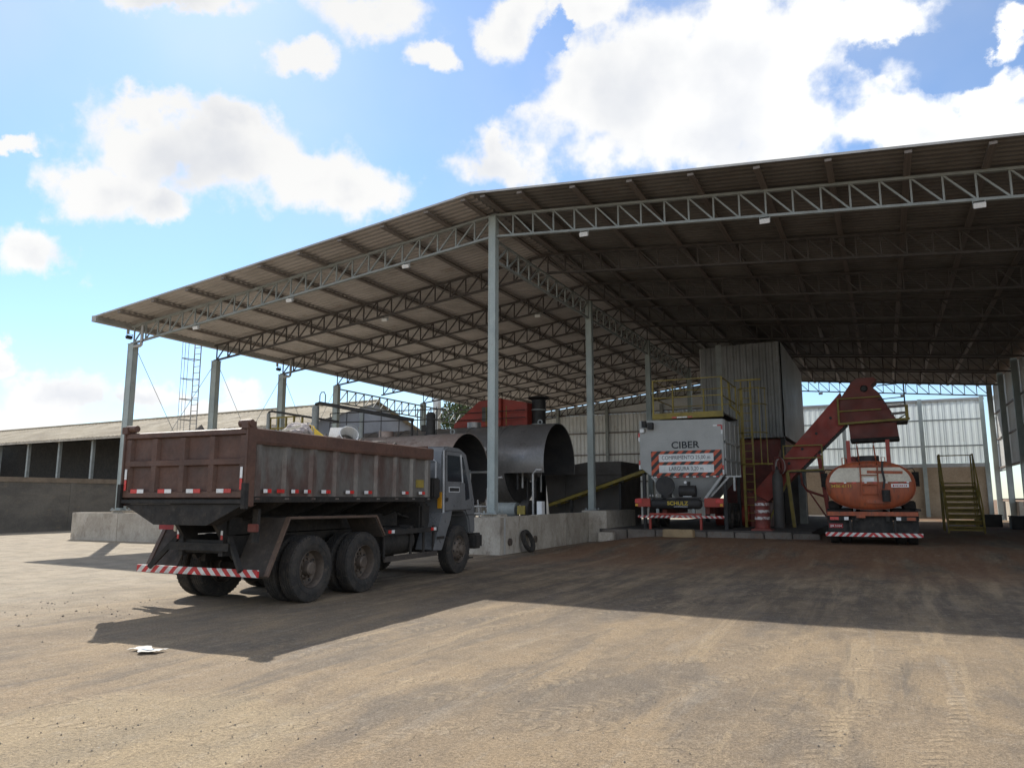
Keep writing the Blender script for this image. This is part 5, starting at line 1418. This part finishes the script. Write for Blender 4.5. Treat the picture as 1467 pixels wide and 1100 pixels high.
MB().bx(-3.5, -3.2, 36.5, 36.9, .54, 3.6).build('service_duct', steel, tw, bevel=.02, world=True)
MB().bx(-4.2, -3.45, 37.3, 37.5, .54, 3.4).build('duct_panel', binm, tw, world=True)

# inclined conveyor with its hopper
E_ = thing('inclined_conveyor', 'dark red enclosed conveyor climbing to a hooded loading hopper over the tanker', 'conveyor', (-4.4, 32.3, .54))
K2 = 32.3 / 30.
def e3(px, py, y=32.3):
    """point of the conveyor's side elevation (metres at its own distance)"""
    return (px * K2 + 4.4, y - 32.3, (py - 1.65) * K2 + 1.65 - .54)
fe = lambda p, q, t_: e3(p, q, t_)
trunk = [(-4.42, 1.25), (-3.80, .95), (-1.30, 4.40), (-1.22, 5.33)]
b = MB(); b.prism([(-4.52, 1.86), (-3.95, 1.56), (-1.15, 4.32), (-1.22, 5.56)], fe, 32.2, 33.3); tr_ = b.build('trunk', redp, E_, bevel=.012)
b = MB(); b.prism([(-1.33, 4.42), (-1.25, 5.28), (-.82, 5.90), (-.64, 6.02), (-.08, 6.02), (.02, 5.92), (-.20, 5.72), (.06, 5.45), (.60, 4.38)], fe, 32.08, 33.45); hd_ = b.build('head_hood', redd, E_, bevel=.012)
b = MB(); b.prism([(-1.02, 4.405), (.56, 4.37), (.60, 3.86), (-.98, 3.82)], fe, 32.2, 33.35); ch = b.build('loading_chute', redd, E_, bevel=.01)
b = MB(); b.prism([(-1.0, 3.815), (.60, 3.855), (.62, 3.74), (-.98, 3.70)], fe, 32.17, 33.38); b.build('rubber_skirt', black, E_)
b = MB(); b.lathe(e3(-.42, 5.62, 32.05), (0, 1, 0), [(-.06, .001), (-.06, .10), (.02, .14), (.02, .001)], 18); b.build('shaft_bearing', dark, hd_)
for t_ in (.16, .33, .50, .68, .86):
    p = (-4.10 + t_ * 2.9, 1.95 + t_ * 3.1)
    b = MB(); b.lathe(e3(p[0], p[1], 32.18), (0, 1, 0), [(-.02, .001), (-.02, .055), (.01, .055), (.01, .001)], 12); b.build('roller_cap', dark, tr_)
# lattice truss under the trunk
b = MB(); b.beam(e3(-2.64, 2.76, 32.3), e3(-1.06, 4.32, 32.3), .07, .09); ut = b.build('under_truss', dark, E_)
for k in range(7):
    t0 = k / 7
    a = (-2.58 + 1.5 * t0, 2.80 + 1.49 * t0)
    MB().beam(e3(a[0], a[1], 32.3), e3(a[0] - .06, a[1] + .20, 32.3), .05, .05).beam(e3(a[0] + .02, a[1], 32.3), e3(a[0] + .12, a[1] + .34, 32.3), .05, .05).build('truss_web', dark, ut)
# rails and platforms, yellow
def yb_(name, p, q, y=32.0, w=.045, m=yellow): return MB().beam(e3(p[0], p[1], y), e3(q[0], q[1], y), w, w).build(name, m, E_)
for z in (5.28, 4.82): yb_('rail', (-1.32, z), (.10, z + .02))
yb_('toe_rail', (-1.34, 4.36), (.98, 4.46), w=.08)
yb_('rail_post', (-1.32, 4.36), (-1.32, 5.3), w=.07)
yb_('rail_post', (.90, 4.40), (.90, 4.95), w=.11)
yb_('rail_post', (.86, 4.95), (.86, 5.82), w=.05, m=dark)
for z in (5.74, 5.24): yb_('rail', (.02, z - .05), (.86, z), w=.035, m=dark)
yb_('rail', (.18, 5.05), (.88, 5.05), w=.035, m=dark)
b = MB(); b.bx(*(e3(.40, 0)[0], e3(.92, 0)[0]), -.2, 1.1, e3(0, 4.36)[2], e3(0, 4.42)[2]); b.build('platform_deck', binm, E_)
yb_('rail', (.3, 4.90), (.9, 4.92), w=.09, m=purl); yb_('rail', (.4, 4.65), (.9, 4.68), w=.09, m=purl)
yb_('brace', (.6, 4.45), (.88, 4.62), w=.04, m=dark)
for z in (3.62, 3.16): yb_('rail', (-3.32, z), (-1.98, z))
yb_('toe_rail', (-3.32, 2.68), (-1.92, 2.72), w=.07)
yb_('rail_post', (-3.30, 2.68), (-3.30, 3.64), w=.05); yb_('rail_post', (-1.96, 2.7), (-1.96, 3.64), w=.05)
b = MB(); b.bx(e3(-3.3, 0)[0], e3(-1.95, 0)[0], -.25, -.12, e3(0, 2.63)[2], e3(0, 2.68)[2]); b.build('platform_deck', binm, E_)
MB().beam(e3(-3.20, 2.65, 31.95), (e3(-3.05, 0)[0], -.35, 0), .13, .13).build('leg', yellow, E_)
MB().beam(e3(-2.10, 3.3, 32.3), (e3(-1.82, 0)[0], 0, -.22), .15, .15).build('leg', redp, E_)
MB().beam(e3(-2.12, 3.3, 33.2), (e3(-1.84, 0)[0], .9, -.22), .15, .15).build('leg', redp, E_)
b = MB(); b.tube([e3(-2.75, 2.62, 32.2), e3(-2.72, 2.2, 32.2), e3(-2.55, 1.95, 32.2), e3(-2.0, 1.75, 32.2)], .05, 8); b.build('knee_brace', redd, E_, smooth=True)
MB().beam(e3(-2.5, 1.92, 32.2), e3(-1.95, 1.0, 32.2), .06, .06).build('knee_brace', redd, E_)
MB().beam(e3(-3.15, 2.5, 32.2), e3(-4.0, .75, 32.2), .08, .08).build('back_stay', yellow, E_)
b = MB(); b.tube([(-1.9, -.3, .45), (-.55, -.3, .45)], .42, 24); b.build('boot_drum', redp, E_, smooth=True)
b = MB(); b.prism([(-4.9, 2.0), (-4.5, 1.87), (-3.9, 1.50), (-3.9, .57), (-4.9, .57)], fe, 32.0, 33.6); b.build('boot', redd, E_, bevel=.02)

# red and white warning barrel, worker's jacket-like hose bundle, cylinder
bl_ = thing('traffic_barrel', 'red traffic barrel with three worn white bands at the foot of the conveyor', 'barrel', (-3.98, 28.3, .54))
b = MB(); b.lathe((0, 0, 0), (0, 0, 1), [(0, .001), (0, .30), (.08, .30), (.10, .26), (.34, .255), (.35, .27), (.37, .255), (.60, .25), (.61, .265), (.63, .245), (.86, .235), (.87, .25), (.89, .235), (1.02, .225), (1.05, .19), (1.05, .001)], 32); b.build('drum', mat('faded_barrel_red', (.24, .055, .042), (.17, .045, .036), rough=.6, sc=4, dirt=.3), bl_, smooth=True)
for z, r in ((.44, .263), (.67, .256), (.92, .244)):
    b = MB(); b.lathe((0, 0, z), (0, 0, 1), [(-.055, r - .02), (-.05, r), (.05, r - .002), (.055, r - .02)], 32); b.build('band', mat('worn_white_band', (.60, .58, .55), (.24, .10, .085), rough=.6, sc=9, lo=.42, hi=.6), bl_, smooth=True)
MB().bx(-.36, .36, -.36, .36, -.02, .06).build('base', redd, bl_, bevel=.02)
gc = thing('gas_cylinder', 'dark steel gas cylinder standing between the yellow ladder and the conveyor', 'cylinder', (-3.75, 31.2, .54))
b = MB(); b.lathe((0, 0, 0), (0, 0, 1), [(0, .001), (0, .2), (1.9, .2), (2.05, .17), (2.15, .09), (2.25, .09), (2.25, .001)], 24); b.build('shell', binm, gc, smooth=True)
b = MB(); b.tube([(0, 0, 2.25), (0, 0, 2.38)], .04, 8); b.build('valve', dark, gc)
t = thing('hose_bundle', 'red hose coil with a pale end hanging above the steel cylinder', 'hose', (-3.62, 31.6, 2.95))
for k in range(5):
    b = MB(); b.tube([(.05 * k - .15 + .20 * cos(a) * (1 - .07 * k), .03 * k, .36 * sin(a) * (1 - .07 * k)) for a in [2 * pi * q / 18 for q in range(19)]], .035, 7); b.build('hose', redd if k != 2 else sackm, t, smooth=True)

# weathered bin and yellow belt conveyor at the end of the wall
bn = thing('aggregate_bin', 'large dark weathered steel bin behind the end of the bund wall', 'bin', (-12, 33, .12))
b = MB(); b.prism([(-13.9, 2.95), (-11.8, 3.28), (-10.25, 3.28), (-10.25, .15), (-13.6, .15)], lambda p, q, t_: (p, t_, q), 31.5, 34.4); b.build('bin_body', binm, bn, world=True, bevel=.02)
MB().bx(-13.0, -10.2, 31.42, 31.49, 2.70, 2.78).build('stiffener', binm, bn, world=True)
for x in (-12.9, -11.7): MB().bx(x - .04, x + .04, 31.44, 31.49, .2, 3.0).build('stiffener', binm, bn, world=True)
cvr = thing('belt_conveyor', 'low belt conveyor with yellow side frames running up toward the silo', 'conveyor', (-11, 30.6, .3))
for y in (30.35, 31.05):
    b = MB(); b.beam((-13.2, y, 1.38), (-8.8, y, 2.82), .06, .13); b.build('side_frame', yellow, cvr, world=True)
b = MB(); b.beam((-13.2, 30.7, 1.47), (-8.8, 30.7, 2.92), .62, .03); b.build('belt', rubber, cvr, world=True)
for k in range(9):
    f = (k + .5) / 9; p = (-13.2 + 4.4 * f, 30.7, 1.36 + 1.45 * f)
    b = MB(); b.tube([(p[0], 30.4, p[2]), (p[0], 31.0, p[2])], .05, 8); b.build('roller', steel, cvr, world=True)
for x, z in ((-12.2, 1.6), (-10.0, 2.35)): MB().bx(x - .05, x + .05, 30.5, 30.6, .12, z).build('support_leg', dark, cvr, world=True)

# yellow mobile stairs
st = thing('access_stairs', 'dark yellow steel access stairs with handrails right of the tanker', 'stairs', (2.85, 35.2, .3))
for x in (-.62, .62):
    MB().beam((x, 0, .1), (x, 2.2, 2.0), .05, .20).build('stringer', yellow, st)
    MB().beam((x, .05, 1.0), (x, 2.2, 3.25), .045, .045).build('handrail', yellow, st)
    MB().beam((x, 2.2, 3.25), (x, 3.1, 3.25), .045, .045).build('handrail', yellow, st)
    MB().beam((x, 2.2, 2.62), (x, 3.1, 2.62), .035, .035).build('handrail', yellow, st)
    for y, z0, z1 in ((.08, .0, 1.0), (1.1, .95, 2.1), (2.2, 0, 3.27), (3.1, 0, 3.27)): MB().beam((x, y, z0), (x, y, z1), .06, .06).build('post', yellow, st)
for k in range(8):
    MB().bx(-.6, .6, .12 + .265 * k, .36 + .265 * k, .22 + .235 * k, .26 + .235 * k).build('tread', yellow, st)
    MB().bx(-.6, .6, .345 + .265 * k, .36 + .265 * k, .08 + .235 * k, .215 + .235 * k).build('riser', yellow, st)
MB().bx(-.62, .62, 2.22, 3.12, 2.0, 2.05).build('platform', yellow, st)
MB().beam((-.62, 3.1, 3.25), (.62, 3.1, 3.25), .045, .045).build('handrail', yellow, st)
for z in (.12, .5): MB().beam((-.62, -.02, z), (.62, -.02, z), .04, .04).build('base_bar', yellow, st)
for x, y, lab in ((4.5, 44, 'dark crate against the right plinth wall, farther of the two'), (5.6, 41, 'dark crate against the right plinth wall, nearer of the two')):
    t = thing('storage_crate', lab, 'crate', (x, y, .3)); 
    MB().bx(-.55, .55, -.4, .4, 0, .55).build('crate_body', dark, t, bevel=.02); MB().bx(-.58, .58, -.43, .43, .551, .60).build('lid', dark, t, bevel=.01)

# ------------------------------------------------------------------ small things on the ground
pp = thing('paper_sheet', 'crumpled white paper sheet lying in the sun at the edge of the truck shadow', 'paper', (-7.35, 5.85, .012))
rp = random.Random(4)
b = MB()
for j in range(7):
    for i in range(9):
        x = -.19 + .38 * i / 8; y = -.09 + .18 * j / 6 + .05 * sin(i * .9)
        b.v.append((x + rp.uniform(-.01, .01), y + rp.uniform(-.01, .01), .012 + .012 * abs(sin(i * 1.3 + j)) * (1 if (i in (0, 8) or j in (0, 6)) else .4)))
for j in range(6):
    for i in range(8): b.f.append((j * 9 + i, j * 9 + i + 1, (j + 1) * 9 + i + 1, (j + 1) * 9 + i))
b.build('sheet', mat('dusty_paper', (.56, .54, .50), (.46, .44, .40), rough=.8, sc=8), pp, smooth=True)
MB().box((.02, .0, .022), (.14, .06, .002)).build('print', mat('blue_print', (.30, .40, .52), rough=.6), pp)
# loose gravel: too many to count
b = MB()
rp = random.Random(9)
def stone(x, y, s):
    z = gz(x, y) + s * .15
    vs = []
    for sx, sy, sz in ((1, 0, 0), (-1, 0, 0), (0, 1, 0), (0, -1, 0), (0, 0, 1), (0, 0, -.5)):
        k = s * rp.uniform(.55, 1.25); vs.append((x + sx * k, y + sy * k, z + sz * k * .8))
    b.add(vs, [(0, 2, 4), (2, 1, 4), (1, 3, 4), (3, 0, 4), (2, 0, 5), (1, 2, 5), (3, 1, 5), (0, 3, 5)])
cl = [(rp.uniform(-16, 3), rp.uniform(2, 17), rp.uniform(.3, 1.6)) for _ in range(46)]
for k in range(6500):
    if k % 3:
        d = 1.6 + 17 * rp.random() ** 1.5; a = radians(rp.uniform(-64, 12))
        x, y = d * sin(a), d * cos(a)
    else:
        q = cl[rp.randrange(len(cl))]; x, y = rp.gauss(q[0], q[2]), rp.gauss(q[1], q[2] * .6)
        if y < 1: continue
    stone(x, y, .003 + .008 * rp.random() ** 3.0)
for k in range(520):   # coarser crumbs near the truck tail and the wall foot
    if k < 260: x, y = rp.gauss(-10.6, 1.6), rp.gauss(7.8, 1.0)
    elif k < 420: x, y = rp.uniform(-10.2, -8.6), rp.uniform(20.5, 27)
    else: x, y = rp.uniform(-14, -10), 20.05 + rp.uniform(-.5, .05)
    stone(x, y, .006 + .020 * rp.random() ** 3.0)
b.build('gravel', mat('gravel_grey', (.24, .205, .165), (.13, .11, .092), rough=.9, sc=1.5, lo=.3, hi=.7), kind='stuff')
